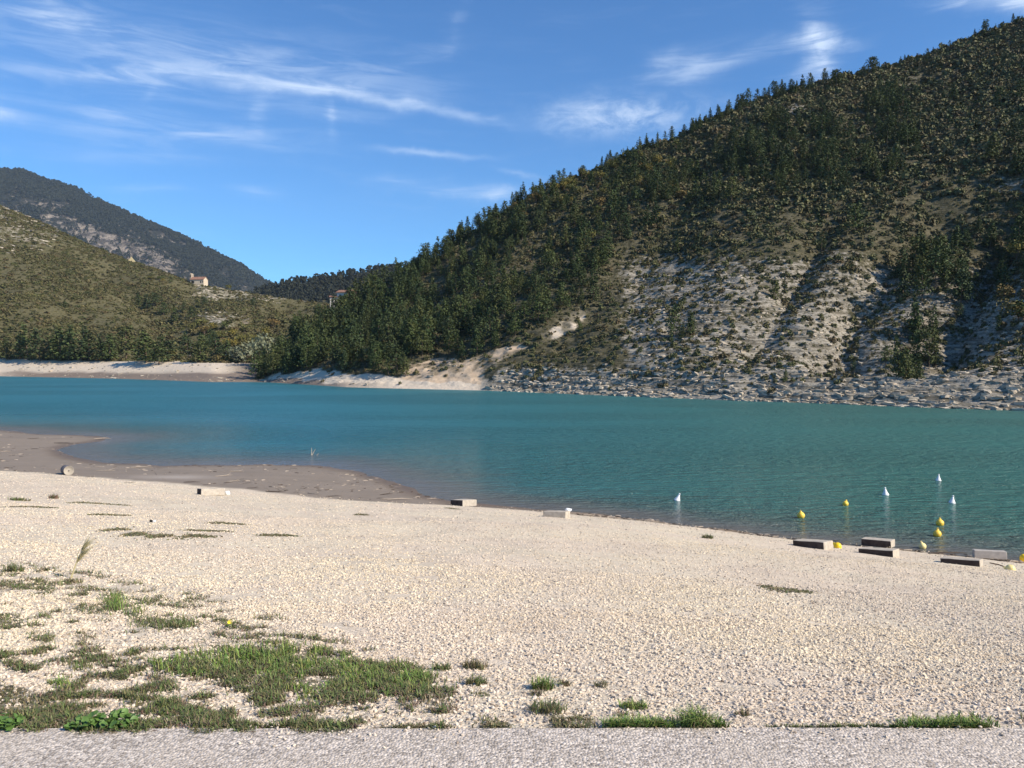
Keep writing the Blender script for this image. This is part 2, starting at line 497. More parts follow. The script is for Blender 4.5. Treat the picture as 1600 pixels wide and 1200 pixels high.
add_attr(me, 'wet', np.clip(sstep(1.3, 0.1, cd) * 0.9 * (GX < 4) + sstep(0.5, 0.05, cd) * (GX >= 4), 0, 1))
dX, dY = project(GX, GY, GZ)
dX = dX + 10 * fbm(GX * .6, GY * .6, 3, 40)
add_attr(me, 'dry', np.exp(-(((dX - 275) / 62) ** 2 + ((dY - 745.5) / 3.2) ** 2)) * 1.0)
tag(link('beach', me), 'pale gravel beach sloping to the lake', kind='structure')

# asphalt strip along the near edge, behind it plain ground
xs = np.linspace(-45, 45, 1800)
ed = 3.285 + 0.012 * fbm(xs * 1.3, xs * 0, 4, 51) + 0.006 * fbm(xs * 9, xs * 0, 3, 52)
rows = [(-7.0, 4.40), (0.0, 4.40), (2.6, 4.40), (3.2, 4.40)]
V = [np.stack([xs, np.full_like(xs, y), np.full_like(xs, z)], 1) for y, z in rows]
V.append(np.stack([xs, ed - 0.006, np.full_like(xs, 4.399)], 1))
V.append(np.stack([xs, ed, np.full_like(xs, 4.394)], 1))
V.append(np.stack([xs, ed + 0.004, np.full_like(xs, 4.33)], 1))
V = np.stack(V, 1).reshape(-1, 3)
tag(link('road', mesh_np('road', V, grid_faces(len(xs), 7), [M_ASPHALT])), 'grey asphalt road edge', kind='structure')

m_, nb_, b_ = material('dry_meadow', 0.95, 0.1)
nb_.l.new(nb_.mix(nb_.noise(pos_node(nb_), 0.8, 6, 0.6), (0.06, 0.075, 0.03), (0.22, 0.19, 0.12)), b_.inputs['Base Color'])
M_MEADOW = m_
V = [(-300, -300, 4.2), (300, -300, 4.2), (300, -6.9, 4.33), (-300, -6.9, 4.33), (-300, 3.15, 4.31), (300, 3.15, 4.31)]
me = bpy.data.meshes.new('ground'); me.from_pydata(V, [], [(0, 1, 2, 3), (3, 2, 5, 4)]); me.materials.append(M_MEADOW)
tag(link('ground', me), kind='structure')
me = bpy.data.meshes.new('lake_bed'); me.from_pydata([(-9000, -9000, -5), (9000, -9000, -5), (9000, 9000, -5), (-9000, 9000, -5)], [], [(0, 1, 2, 3)]); me.materials.append(M_MEADOW)
tag(link('lake_bed', me), kind='structure')

# ------------------------------------------------------------------ water
def mat_water():
    m, nb, b = material('lake_water', 0.16, 0.5)
    p = pos_node(nb)
    b.inputs['IOR'].default_value = 1.333
    sh = nb.attr('shallow').outputs['Fac']
    g = nb.attr('green').outputs['Fac']
    deep = nb.mix(nb.noise(nb.mapping(p, scale=(0.5, 1, 1)), 0.05, 4, 0.5), (0.022, 0.134, 0.166), (0.032, 0.158, 0.186))
    deep = nb.mix(g, deep, (0.044, 0.142, 0.118))
    sn = nb.noise(nb.mapping(p, scale=(0.35, 1, 1)), 0.8, 5, 0.6)
    shm = nb.ramp(nb.m('ADD', sh, nb.m('MULTIPLY', nb.m('SUBTRACT', sn, 0.5), 0.5)), 0.1, 0.95)
    col = nb.mix(shm, deep, (0.125, 0.125, 0.115))
    nb.l.new(col, b.inputs['Base Color'])
    n1 = nb.noise(nb.mapping(p, scale=(0.42, 1.0, 1), rot=(0, 0, R(8))), 3.0, 4, 0.6)
    n2 = nb.noise(nb.mapping(p, scale=(0.26, 1.2, 1), rot=(0, 0, R(-7))), 0.95, 4, 0.6)
    n3 = nb.noise(p, 9, 2, 0.5)
    calm = nb.ramp(nb.noise(nb.mapping(p, scale=(0.3, 1, 1)), 0.06, 3, 0.5), 0.35, 0.6, 0.55, 1.0)
    calm = nb.m('MULTIPLY', calm, nb.ramp(sh, 0.45, 0.95, 1.0, 0.30))
    bn = nb.bump(n2, calm, 0.50)
    bn = nb.bump(n1, calm, 0.52, bn)
    bn = nb.bump(n3, calm, 0.08, bn)
    nb.l.new(bn, b.inputs['Normal'])
    nb.l.new(nb.ramp(nb.attr('offshore').outputs['Fac'], 0, 1, 0.17, 0.42, smooth=False), b.inputs['Roughness'])
    return m
M_WATER = mat_water()
aa = np.linspace(-4.5, 4.5, 700); yw = 9.0 * (1600 / 9.0) ** np.linspace(0, 1, 420)
Aa, Yy = np.meshgrid(aa, yw, indexing='ij')
WX, WY = Aa * Yy, Yy
cdw = coast(WX, WY)
me = mesh_np('water', np.stack([WX, WY, WX * 0], -1).reshape(-1, 3), grid_faces(700, 420), [M_WATER], True)
left = sstep(6, -8, WX)
add_attr(me, 'shallow', np.clip(np.exp(np.minimum(cdw, 0) / (3.6 + 2.6 * left)), 0, 1) * sstep(130, 80, WY))
add_attr(me, 'offshore', sstep(4, 32, -cdw))
wpx = 800 + 1200 * WX / WY
add_attr(me, 'green', sstep(300, 1500, wpx) * 1.0)
tag(link('water', me), kind='structure')

# ------------------------------------------------------------------ hills
def mat_hill(name, soilA, soilB, rockA, rockB, strata=1.6, fine=1.0):
    m, nb, b = material(name, 0.95, 0.1)
    p = pos_node(nb)
    rock = nb.attr('rock').outputs['Fac']; sand = nb.attr('sand').outputs['Fac']; mud = nb.attr('mud').outputs['Fac']
    n1 = nb.noise(p, 0.9 * fine, 6, 0.65); n2 = nb.noise(p, 0.12 * fine, 5, 0.6)
    soil = nb.mix(nb.ramp(n1, 0.35, 0.65), soilA, soilB)
    layer = nb.noise(nb.mapping(p, scale=(0.12, 0.12, strata), rot=(R(2), R(3), 0)), 1.0 * fine, 6, 0.62, 0.3)
    rc = nb.mix(nb.ramp(layer, 0.40, 0.56), rockA, rockB)
    rc = nb.mix(nb.ramp(nb.noise(nb.mapping(p, scale=(1, 1, 1.7)), 1.7 * fine, 5, 0.7), 0.50, 0.60, 0, 0.75), rc, (0.095, 0.085, 0.055))  # dark speckle: tiny shrubs and shadow painted into the rock colour
    rm = nb.ramp(nb.m('ADD', rock, nb.m('MULTIPLY', nb.m('SUBTRACT', nb.m('ADD', nb.m('MULTIPLY', n1, 0.6), nb.m('MULTIPLY', n2, 0.4)), 0.5), 2.4)), 0.42, 0.62)
    col = nb.mix(rm, soil, rc)
    sc = nb.mix(n1, (0.52, 0.43, 0.325), (0.66, 0.565, 0.44))
    orange = nb.attr('orange').outputs['Fac']
    sc = nb.mix(orange, sc, nb.mix(n1, (0.42, 0.28, 0.17), (0.62, 0.50, 0.36)))
    col = nb.mix(sand, col, sc)
    col = nb.mix(mud, col, nb.mix(n1, (0.15, 0.12, 0.095), (0.27, 0.215, 0.17)))
    nb.l.new(col, b.inputs['Base Color'])
    inv = nb.m('SUBTRACT', 1.0, nb.m('MAXIMUM', sand, mud))
    bn = nb.bump(layer, nb.m('MULTIPLY', inv, 0.9), 0.9 / fine)
    bn = nb.bump(n1, 0.7, 0.35 / fine, bn)
    nb.l.new(bn, b.inputs['Normal'])
    return m

M_HILL = mat_hill('limestone_hill', (0.055, 0.052, 0.028), (0.135, 0.118, 0.072), (0.16, 0.140, 0.105), (0.345, 0.310, 0.25))
M_HILL2 = mat_hill('green_hill', (0.070, 0.066, 0.030), (0.135, 0.118, 0.062), (0.22, 0.195, 0.14), (0.40, 0.36, 0.28), 1.0)

class Hill:
    """fan of columns from the shore to the crest and over it, as one height field"""
    def __init__(s, shore, ridge, depth, Xr, nu, nv, prof, back=0.45, vmax=1.5, tree_px=None):
        Xc = np.linspace(*Xr, nu)
        sx, sy = at_z(Xc, lin(shore, Xc), 0.0) if not callable(shore) else shore(Xc)
        rd = lin(depth, Xc)
        rx, rz = at_y(Xc, lin(ridge, Xc) + (tree_px(Xc) if tree_px else 0), rd)
        v = np.concatenate([np.linspace(-0.04, 0, 4)[:-1], np.linspace(0, 1, nv - 3) ** 1.25, np.linspace(1, vmax, 25)[1:]])
        U, Vv = np.meshgrid(np.arange(nu), v, indexing='ij')
        s.x = sx[U] + (rx - sx)[U] * Vv; s.y = sy[U] + (rd - sy)[U] * Vv
        L = np.hypot(rx - sx, rd - sy)[U]; H = rz[U]
        s.m = L * Vv; s.v = Vv; s.H = H; s.L = L
        z = prof(s, np.clip(Vv, 0, 1))
        z = np.where(Vv < 0, Vv * L * 0.4, z)
        z = z - np.where(Vv > 1, (Vv - 1) * L * back + 0, 0)
        s.z = z; s.X = Xc[U]; s.nu, s.nv = U.shape
    def finish(s, name, mat, **attrs):
        me = mesh_np(name, np.stack([s.x, s.y, s.z], -1).reshape(-1, 3), grid_faces(s.nu, s.nv), [mat], True)
        s.px, s.py = project(s.x, s.y, s.z)
        a = attrs.pop('fn')(s)
        for k in ('rock', 'sand', 'mud', 'orange'): add_attr(me, k, a.get(k, np.zeros_like(s.z)))
        s.a = a
        s.obj = tag(link(name, me), kind='structure')
        dux = np.gradient(s.x, axis=0); duy = np.gradient(s.y, axis=0); duz = np.gradient(s.z, axis=0)
        dvx = np.gradient(s.x, axis=1); dvy = np.gradient(s.y, axis=1); dvz = np.gradient(s.z, axis=1)
        s.area = np.abs(dux * dvy - duy * dvx)
        nx = duy * dvz - duz * dvy; ny = duz * dvx - dux * dvz; nz = dux * dvy - duy * dvx
        sg = np.sign(nz); l = np.sqrt(nx ** 2 + ny ** 2 + nz ** 2) + 1e-9
        s.n = np.stack([nx * sg / l, ny * sg / l, nz * sg / l], -1)
    def scatter(s, dens, n=None, scale=1.0):
        """dens per m2 at grid points -> random points on the mesh"""
        wgt = dens * s.area; wgt = wgt[:-1, :-1].ravel(); wgt = np.nan_to_num(wgt)
        tot = wgt.sum() * scale
        n = int(tot) if n is None else n
        if n <= 0: return np.zeros((0, 3)), np.zeros((0, 3)), np.zeros(0), np.zeros(0)
        idx = rng.choice(len(wgt), n, p=wgt / wgt.sum())
        i, j = idx // (s.nv - 1), idx % (s.nv - 1)
        a, b = rng.random(n), rng.random(n)
        def q(A): return (A[i, j] * (1 - a) * (1 - b) + A[i + 1, j] * a * (1 - b) + A[i, j + 1] * (1 - a) * b + A[i + 1, j + 1] * a * b)
        P = np.stack([q(s.x), q(s.y), q(s.z)], 1)
        return P, s.n[i, j], q(s.px), q(s.py)
    def find(s, X, Y):
        ok = s.v <= 1.0
        d = np.where(ok, (s.px - X) ** 2 + (s.py - Y) ** 2, 1e12)
        k = np.argmin(d); k = np.unravel_index(k, d.shape)
        return np.array([s.x[k], s.y[k], s.z[k]])

# --- right hill
RS = [(380, 596), (420, 597.5), (480, 601), (540, 605), (640, 607.5), (750, 610), (850, 614), (1000, 620), (1150, 626), (1300, 631), (1450, 637), (1600, 642), (2000, 662), (2600, 700), (3400, 760)]
RR = [(380, 592), (405, 570), (430, 530), (470, 492), (520, 464), (560, 446), (600, 424), (650, 402), (700, 372), (750, 336), (800, 305), (850, 278), (900, 258), (950, 238), (1000, 218), (1060, 196), (1080, 186), (1120, 166), (1200, 136), (1270, 116), (1340, 108), (1400, 92), (1450, 80), (1500, 60), (1550, 42), (1600, 26), (1800, -30), (2200, -150), (2800, -300), (3400, -400)]
RD = [(380, 212), (430, 228), (520, 245), (700, 256), (1000, 262), (1300, 268), (1600, 275), (2200, 290), (3400, 300)]
def gully(s, pts, width, depth):
    W = []
    for X, Y in pts:
        k = np.unravel_index(np.argmin((s._px - X) ** 2 + (s._py - Y) ** 2 + 1e9 * (s.v > 1)), s.v.shape)
        W.append((s.x[k], s.y[k]))
    wob = 2.0 * fbm(s.x / 14, s.y / 14, 3, 77)
    d = seg_dist(s.x + wob, s.y - wob, W)
    return depth * np.exp(-np.abs(d / width) ** 1.35)
def prof_right(s, v):
    H = s.H
    m = v * s.L
    z = H * (0.86 * v + 0.14 * v ** 2)
    bank = 2.2 * sstep(0, 12, m) * np.exp(-m / 30)
    z = z + bank * sstep(520, 760, s.x * 0 + (800 + F * s.x / s.y))
    s._px, s._py = project(s.x, s.y, z)
    amp = sstep(5, 30, m) * sstep(380, 600, s._px)
    edge = 1 - 0.85 * sstep(0.86, 1.0, v)
    z = z + amp * edge * (3.8 * fbm(s.x / 42, s.y / 42, 3, 61) + 1.5 * fbm(s.x / 13, s.y / 13, 3, 62))
    z = z + sstep(0, 3, m) * (0.45 * fbm(s.x / 3.2, s.y / 3.2, 3, 63) + 0.22 * fbm(s.x / 1.1, s.y / 1.1, 2, 64))
    # ledges of the limestone beds on the bare lower slope
    zz = z + 0.8 * fbm(s.x / 20, s.y / 20, 2, 65)
    step = 1.3; fr = (zz / step) % 1.0
    led = (np.where(fr < 0.7, fr * 0.35, 0.245 + (fr - 0.7) * 2.5) - fr) * step
    z = z + 0.55 * led * sstep(650, 900, s._px) * (1 - sstep(24, 60, m)) * sstep(0, 2, m)
    G = 0
    G = G + gully(s, [(1285, 632), (1292, 590), (1302, 520), (1330, 470), (1375, 400), (1430, 330), (1480, 300)], 6.5, 8.5)
    G = G + gully(s, [(1424, 640), (1418, 600), (1412, 560), (1440, 500), (1500, 430), (1560, 330), (1600, 290)], 8.5, 10.5)
    G = G + gully(s, [(1150, 560), (1210, 480), (1260, 400), (1300, 330)], 6, 4.2)
    G = G + gully(s, [(905, 530), (960, 505), (1010, 470)], 4.5, 2.0)
    G = G + gully(s, [(770, 600), (800, 575), (860, 545), (925, 485)], 5, 2.2)
    G = G + gully(s, [(1000, 420), (1060, 330), (1100, 250)], 9, 3.0)
    G = G + gully(s, [(690, 560), (760, 470), (850, 380)], 9, 3.0)
    G = G + gully(s, [(1550, 640), (1570, 560), (1640, 480)], 7, 3.0)
    z = z - G * sstep(3, 24, m) * (1 - 0.7 * sstep(0.8, 1, v))
    z = np.maximum(z, np.where(m < 1, 0, 0.15))
    return z
hillR = Hill(RS, RR, RD, (380, 3400), 800, 380, prof_right, back=0.5, tree_px=lambda X: np.interp(X, [380, 430, 480, 560, 640, 760, 1000, 1270, 1300, 1700], [0, 16, 22, 24, 22, 20, 17, 17, 8, 8]))

SCAR = [(622, 590), (636, 570), (680, 560), (740, 560), (765, 550), (790, 541), (815, 539), (830, 545), (800, 556), (780, 566), (760, 576), (755, 600), (640, 594)]
SCAR2 = [(845, 528), (868, 510), (900, 486), (918, 484), (920, 497), (902, 512), (880, 522), (862, 532)]
FOREST = [(400, 600), (405, 570), (440, 500), (500, 470), (560, 440), (640, 395), (700, 360), (770, 310), (830, 285), (900, 262), (1000, 240), (1080, 235), (1150, 215), (1250, 225), (1330, 215), (1360, 260), (1330, 300), (1240, 300), (1150, 320), (1080, 330), (1010, 365), (960, 400), (935, 440), (910, 480), (870, 505), (830, 533), (760, 545), (740, 556), (636, 566), (618, 588), (560, 582), (500, 574), (440, 584)]
FOREST2 = [(1395, 440), (1440, 405), (1500, 385), (1540, 350), (1570, 280), (1640, 250), (1700, 400), (1640, 500), (1560, 470), (1500, 500), (1470, 530), (1440, 610), (1400, 612), (1400, 560), (1440, 500)]
CLUMPS = [(1180, 250, 70, 34), (1060, 300, 60, 26), (1385, 215, 40, 75), (1290, 235, 28, 60), (1215, 250, 55, 60), (1480, 150, 18, 14), (1120, 160, 60, 22), (1235, 125, 55, 14), (1340, 265, 25, 45), (990, 590, 15, 9), (1055, 525, 25, 12)]
CREAM_TOP = [(400, 594), (440, 583), (500, 577), (560, 584), (620, 589), (700, 590), (760, 592), (800, 600), (850, 606)]
def attrs_right(s):
    X = s.px + 9 * fbm(s.x / 5, s.y / 5, 3, 71); Y = s.py + 6 * fbm(s.x / 5 + 4, s.y / 5, 3, 72)
    rock = np.full(X.shape, 0.16)
    lower = sstep(930, 1010, X) * sstep(360, 450, Y + (1280 - X) * 0.05)
    rock = np.maximum(rock, 0.68 * lower)
    rock = np.maximum(rock, 0.72 * np.exp(-(((X - 1310) / 75) ** 2 + ((Y - 470) / 110) ** 2)))
    rock = np.maximum(rock, 0.62 * np.exp(-(((X - 1240) / 45) ** 2 + ((Y - 168) / 22) ** 2)))
    rock = np.maximum(rock, 0.45 * np.exp(-(((X - 1400) / 70) ** 2 + ((Y - 120) / 25) ** 2)))
    rock = np.maximum(rock, 0.75 * np.exp(-(((X - 1560) / 90) ** 2 + ((Y - 560) / 60) ** 2)))
    rock = np.maximum(rock, 0.45 * sstep(1480, 1560, X) * np.exp(-((Y - 290) / 20) ** 2))
    scree = sstep(10, 0, s.m - 2 - 5 * sstep(1150, 1500, X)) * sstep(740, 800, X)
    rock = np.maximum(rock, 1.15 * scree)
    rock = np.where(inpoly(X, Y, FOREST), 0.12, rock)
    top = lin(CREAM_TOP, X)
    sand = sstep(-1.5, 1.5, Y - top) * (1 - sstep(740, 790, X))
    sc = inpoly(X, Y, SCAR)
    brk = sstep(-.15, .25, fbm(s.x / 2.2, s.y / 2.2, 3, 75))
    sand = np.maximum(sand, sc * (0.35 + 0.6 * brk))
    sand = np.maximum(sand, inpoly(X, Y, SCAR2) * (0.15 + 0.7 * brk))
    mud = sstep(300, 470, 940 - X) * sstep(-3, 0, Y - (lin(RS, X) - 5))
    return dict(rock=rock, sand=sand, mud=mud, orange=sc * 0.9)
hillR.finish('hillside_right', M_HILL, fn=attrs_right)

# --- left hill
LS = [(-3200, 583), (-600, 586), (0, 588), (150, 591), (250, 594), (330, 597), (400, 597), (500, 600), (760, 596)]
LR = [(-3200, 60), (-1500, 90), (-700, 150), (-300, 210), (0, 320), (60, 345), (120, 374), (200, 407), (250, 422), (300, 441), (360, 452), (420, 461), (480, 472), (560, 478), (760, 500)]
LD = [(-3200, 500), (-700, 560), (0, 545), (200, 520), (300, 500), (420, 480), (560, 460), (760, 440)]
def prof_left(s, v):
    m = v * s.L
    beach = 4.6 * sstep(0, 36, m)
    k = 0.8
    z = beach + (s.H - 4.6) * (k * np.clip((m - 30) / (s.L - 30), 0, 1) ** 1.15 + (1 - k) * sstep(0.05, 1, v))
    s._px, s._py = project(s.x, s.y, z)
    amp = sstep(34, 70, m) * (1 - 0.85 * sstep(0.85, 1, v))
    z = z + amp * (5 * fbm(s.x / 60, s.y / 60, 3, 81) + 2.2 * fbm(s.x / 17, s.y / 17, 3, 82))
    z = z + sstep(34, 40, m) * 0.5 * fbm(s.x / 4, s.y / 4, 3, 83) + 0.12 * fbm(s.x / 3, s.y / 3, 2, 84)
    G = gully(s, [(395, 580), (330, 548), (285, 510), (240, 470), (195, 440), (150, 410)], 15, 9)
    G = G + gully(s, [(400, 578), (410, 530), (425, 500), (440, 480)], 18, 7)
    G = G + gully(s, [(200, 560), (120, 480), (60, 400)], 14, 3)
    z = z - G * sstep(30, 70, m) * (1 - 0.8 * sstep(.8, 1, v))
    # field terraces below the chapel
    zz = z + 2 * fbm(s.x / 50, s.y / 50, 2, 85)
    fr = (zz / 3.0) % 1.0
    led = (np.where(fr < 0.75, fr * 0.3, 0.225 + (fr - 0.75) * 3.1) - fr) * 3.0
    z = z + led * 0.6 * sstep(200, 300, s._px) * sstep(500, 460, s._py)
    return np.maximum(z, np.where(m < 1, -0.5, 0.12))
hillL = Hill(LS, LR, LD, (-3200, 760), 620, 260, prof_left, back=0.25)
def attrs_left(s):
    X = s.px + 8 * fbm(s.x / 9, s.y / 9, 3, 91); Y = s.py + 4 * fbm(s.x / 9 + 4, s.y / 9, 3, 92)
    rock = np.full(X.shape, 0.10)
    rock = np.maximum(rock, 0.40 * sstep(150, 40, X) * sstep(440, 360, Y))
    rock = np.maximum(rock, 0.55 * sstep(260, 340, X) * sstep(480, 462, Y))
    rock = np.maximum(rock, 0.62 * np.exp(-(((X - 345) / 40) ** 2 + ((Y - 500) / 14) ** 2)))
    rock = np.maximum(rock, 0.5 * np.exp(-(((X - 290) / 30) ** 2 + ((Y - 550) / 18) ** 2)))
    sand = sstep(38, 33, s.m + 4 * fbm(s.x / 8, s.y / 8, 3, 93)) * sstep(430, 340, X)
    mud = sstep(17, 11, s.m + 3 * fbm(s.x / 12, s.y / 6, 3, 94)) * sstep(-60, 60, X) + sstep(20, 12, s.m) * sstep(200, 300, X) + sstep(45, 38, s.m) * sstep(340, 400, X)
    return dict(rock=rock, sand=sand, mud=np.clip(mud, 0, 1))
hillL.finish('hillside_left', M_HILL2, fn=attrs_left)

# --- wooded hill far behind the gap, and the mountain
def simple_shore(d):
    def f(Xc):
        x = (Xc - 800) / F * d; return x, np.full_like(Xc, d)
    return f
FR = [(200, 520), (380, 470), (410, 457), (440, 447), (480, 441), (520, 436), (560, 427), (600, 422), (640, 421), (700, 424), (800, 440), (1100, 470)]
def prof_far(s, v):
    z = s.H * (0.7 * v + 0.3 * v * v)
    return z + (1 - 0.8 * sstep(.8, 1, v)) * (8 * fbm(s.x / 120, s.y / 120, 4, 101))
hillF = Hill(simple_shore(640), FR, [(200, 930), (1100, 930)], (200, 1100), 160, 90, prof_far, back=0.3)
hillF.finish('forest_hill', M_HILL2, fn=lambda s: dict(rock=np.full(s.z.shape, 0.12)))

MR = [(-3000, 430), (-1500, 330), (-800, 300), (-300, 262), (-100, 258), (0, 266), (40, 271), (90, 288), (130, 302), (200, 336), (260, 361), (300, 377), (350, 403), (400, 432), (425, 445), (500, 480), (700, 520)]
def prof_mtn(s, v):
    z = s.H * (0.55 * v + 0.45 * v * v)
    sp_ = np.abs(fbm(s.x / 420 + 0.35 * s.z0y, s.y / 700, 4, 111)) if hasattr(s, 'z0y') else np.abs(fbm(s.x / 380, s.y / 520, 5, 111))
    e = (1 - 0.9 * sstep(.85, 1, v)) * sstep(0, .2, v)
    z = z - e * (120 * sp_ - 25) + 22 * fbm(s.x / 70, s.y / 70, 4, 112) * (1 - .6 * sstep(.9, 1, v))
    return z
hillM = Hill(simple_shore(1300), MR, [(-3000, 2900), (700, 2600)], (-3000, 700), 460, 170, prof_mtn, back=0.35)
def mat_mountain():
    m, nb, b = material('mountain_rock_and_wood', 0.95, 0.1)
    p = pos_node(nb)
    rock = nb.attr('rock').outputs['Fac']
    n1 = nb.noise(p, 0.02, 7, 0.65); n2 = nb.noise(nb.mapping(p, scale=(1, 1, 0.5), rot=(0, 0, .6)), 0.011, 6, 0.7, 0.4)
    wood = nb.mix(n1, (0.020, 0.024, 0.018), (0.060, 0.058, 0.045))
    rc = nb.mix(nb.ramp(nb.noise(p, 0.035, 6, 0.75), 0.42, 0.60), (0.10, 0.088, 0.075), (0.42, 0.35, 0.28))
    mm = nb.ramp(nb.m('ADD', rock, nb.m('MULTIPLY', nb.m('SUBTRACT', nb.m('ADD', nb.m('MULTIPLY', nb.noise(p, 0.045, 6, 0.72), .6), nb.m('MULTIPLY', n2, .4)), 0.5), 3.6)), 0.40, 0.60)
    nb.l.new(nb.mix(mm, wood, rc), b.inputs['Base Color'])
    nb.l.new(nb.bump(nb.m('ADD', n1, nb.noise(p, 0.08, 5, .7)), 1.0, 22), b.inputs['Normal'])
    return m
def attrs_m(s):
    X, Y = s.px, s.py
    r = np.full(X.shape, 0.31)
    ln_ = 318 + X * 0.37
    r = np.maximum(r, 1.15 * np.exp(-(((X - 170) / 75) ** 2 + ((Y - ln_) / 24) ** 2)))
    r = np.maximum(r, 0.62 * np.exp(-(((X - 230) / 130) ** 2 + ((Y - ln_ + 4) / 26) ** 2)))
    r = np.maximum(r, 0.50 * np.exp(-(((X - 60) / 110) ** 2 + ((Y - 332) / 26) ** 2)))
    r = r - 0.6 * np.exp(-(((X - 172) / 24) ** 2 + ((Y - (398 + (X - 172) * .6)) / 9) ** 2))
    return dict(rock=r)
hillM.finish('mountain', mat_mountain(), fn=attrs_m)

# ------------------------------------------------------------------ foliage materials and prototypes
def mat_leaf(name, cols, trans=0.0, rough=0.75):
    """cols: palette picked per plant (object random), jittered per leaf by a point attribute"""
    m, nb, b = material(name, rough, 0.25)
    oi = nb.new('ShaderNodeObjectInfo')
    cr = nb.new('ShaderNodeValToRGB'); e = cr.color_ramp.elements
    cr.color_ramp.interpolation = 'LINEAR'
    while len(e) < len(cols): e.new(0.5)
    for k, c in enumerate(cols):
        e[k].position = k / (len(cols) - 1); e[k].color = (*c, 1)
    nb.l.new(oi.outputs['Random'], cr.inputs[0])
    j = nb.attr('jit').outputs['Fac']
    col = nb.mix(1.0, cr.outputs[0], nb.mix(j, (0.62, 0.64, 0.60), (1.42, 1.36, 1.22)), 'MULTIPLY')
    nb.l.new(col, b.inputs['Base Color'])
    return m
M_PINE = mat_leaf('pine_needles', [(0.036, 0.058, 0.024), (0.054, 0.080, 0.028), (0.074, 0.098, 0.032), (0.046, 0.064, 0.026), (0.094, 0.106, 0.034)])
M_DARKPINE = mat_leaf('distant_needles', [(0.018, 0.024, 0.016), (0.032, 0.036, 0.024), (0.024, 0.030, 0.022)])
M_BROAD = mat_leaf('broad_leaves', [(0.085, 0.105, 0.032), (0.12, 0.12, 0.036), (0.20, 0.16, 0.035), (0.11, 0.11, 0.04), (0.17, 0.11, 0.04)])
M_WILLOW = mat_leaf('willow_leaves', [(0.15, 0.17, 0.11), (0.17, 0.18, 0.12)])
M_SCRUB = mat_leaf('scrub_leaves', [(0.068, 0.080, 0.034), (0.108, 0.108, 0.046), (0.098, 0.084, 0.045), (0.128, 0.116, 0.056), (0.074, 0.088, 0.039), (0.112, 0.084, 0.048), (0.094, 0.102, 0.044)])
M_SCRUB2 = mat_leaf('green_scrub_leaves', [(0.075, 0.085, 0.032), (0.12, 0.118, 0.046), (0.10, 0.088, 0.045), (0.15, 0.130, 0.058), (0.07, 0.078, 0.032), (0.135, 0.100, 0.052)])
m_, nb_, b_ = material('bark', 0.9, 0.1)
nb_.l.new(nb_.mix(nb_.noise(pos_node(nb_), 6, 4, 0.6), (0.09, 0.065, 0.045), (0.2, 0.15, 0.11)), b_.inputs['Base Color'])
M_BARK = m_

def quad_cloud(C, Nn, size, r, aspect=1.0, tri=False):
    """leaf clumps: small bent faces centred at C, facing about Nn"""
    n = len(C)
    Nn = Nn + r.normal(0, 0.55, (n, 3)); Nn /= np.linalg.norm(Nn, axis=1)[:, None] + 1e-9
    t = r.normal(0, 1, (n, 3)); t -= Nn * (t * Nn).sum(1)[:, None]; t /= np.linalg.norm(t, axis=1)[:, None] + 1e-9
    b = np.cross(Nn, t)
    sz = (size * r.uniform(0.6, 1.35, n))[:, None]
    P = [C + t * sz, C + b * sz * aspect + Nn * sz * 0.25, C - t * sz * r.uniform(.7, 1.1, (n, 1)), C - b * sz * aspect * r.uniform(.6, 1.1, (n, 1)) + Nn * sz * 0.2]
    V = np.stack(P, 1).reshape(-1, 3)
    i = np.arange(n) * 4
    Fc = np.stack([i, i + 1, i + 2, i + 3], 1)
    jit = np.repeat(r.random(n), 4)
    return V, Fc, jit

def tube(path, radii, k=5):
    V = []; Fc = []
    path = np.asarray(path, float)
    for q, (p, rr) in enumerate(zip(path, radii)):
        d = path[min(q + 1, len(path) - 1)] - path[max(q - 1, 0)]; d = d / (np.linalg.norm(d) + 1e-9)
        u = np.cross(d, (0.3, 1, 0.2)); u /= np.linalg.norm(u); w_ = np.cross(d, u)
        for j in range(k):
            a = 2 * math.pi * j / k
            V.append(p + rr * (math.cos(a) * u + math.sin(a) * w_))
    for q in range(len(path) - 1):
        for j in range(k):
            a = q * k + j; b = q * k + (j + 1) % k
            Fc.append((a, b, b + k, a + k))
    return np.array(V), np.array(Fc)

def merge(parts):
    V = []; Fc = []; o = 0
    for v, f in parts:
        V.append(v); Fc.append(f + o); o += len(v)
    return np.concatenate(V), np.concatenate(Fc)

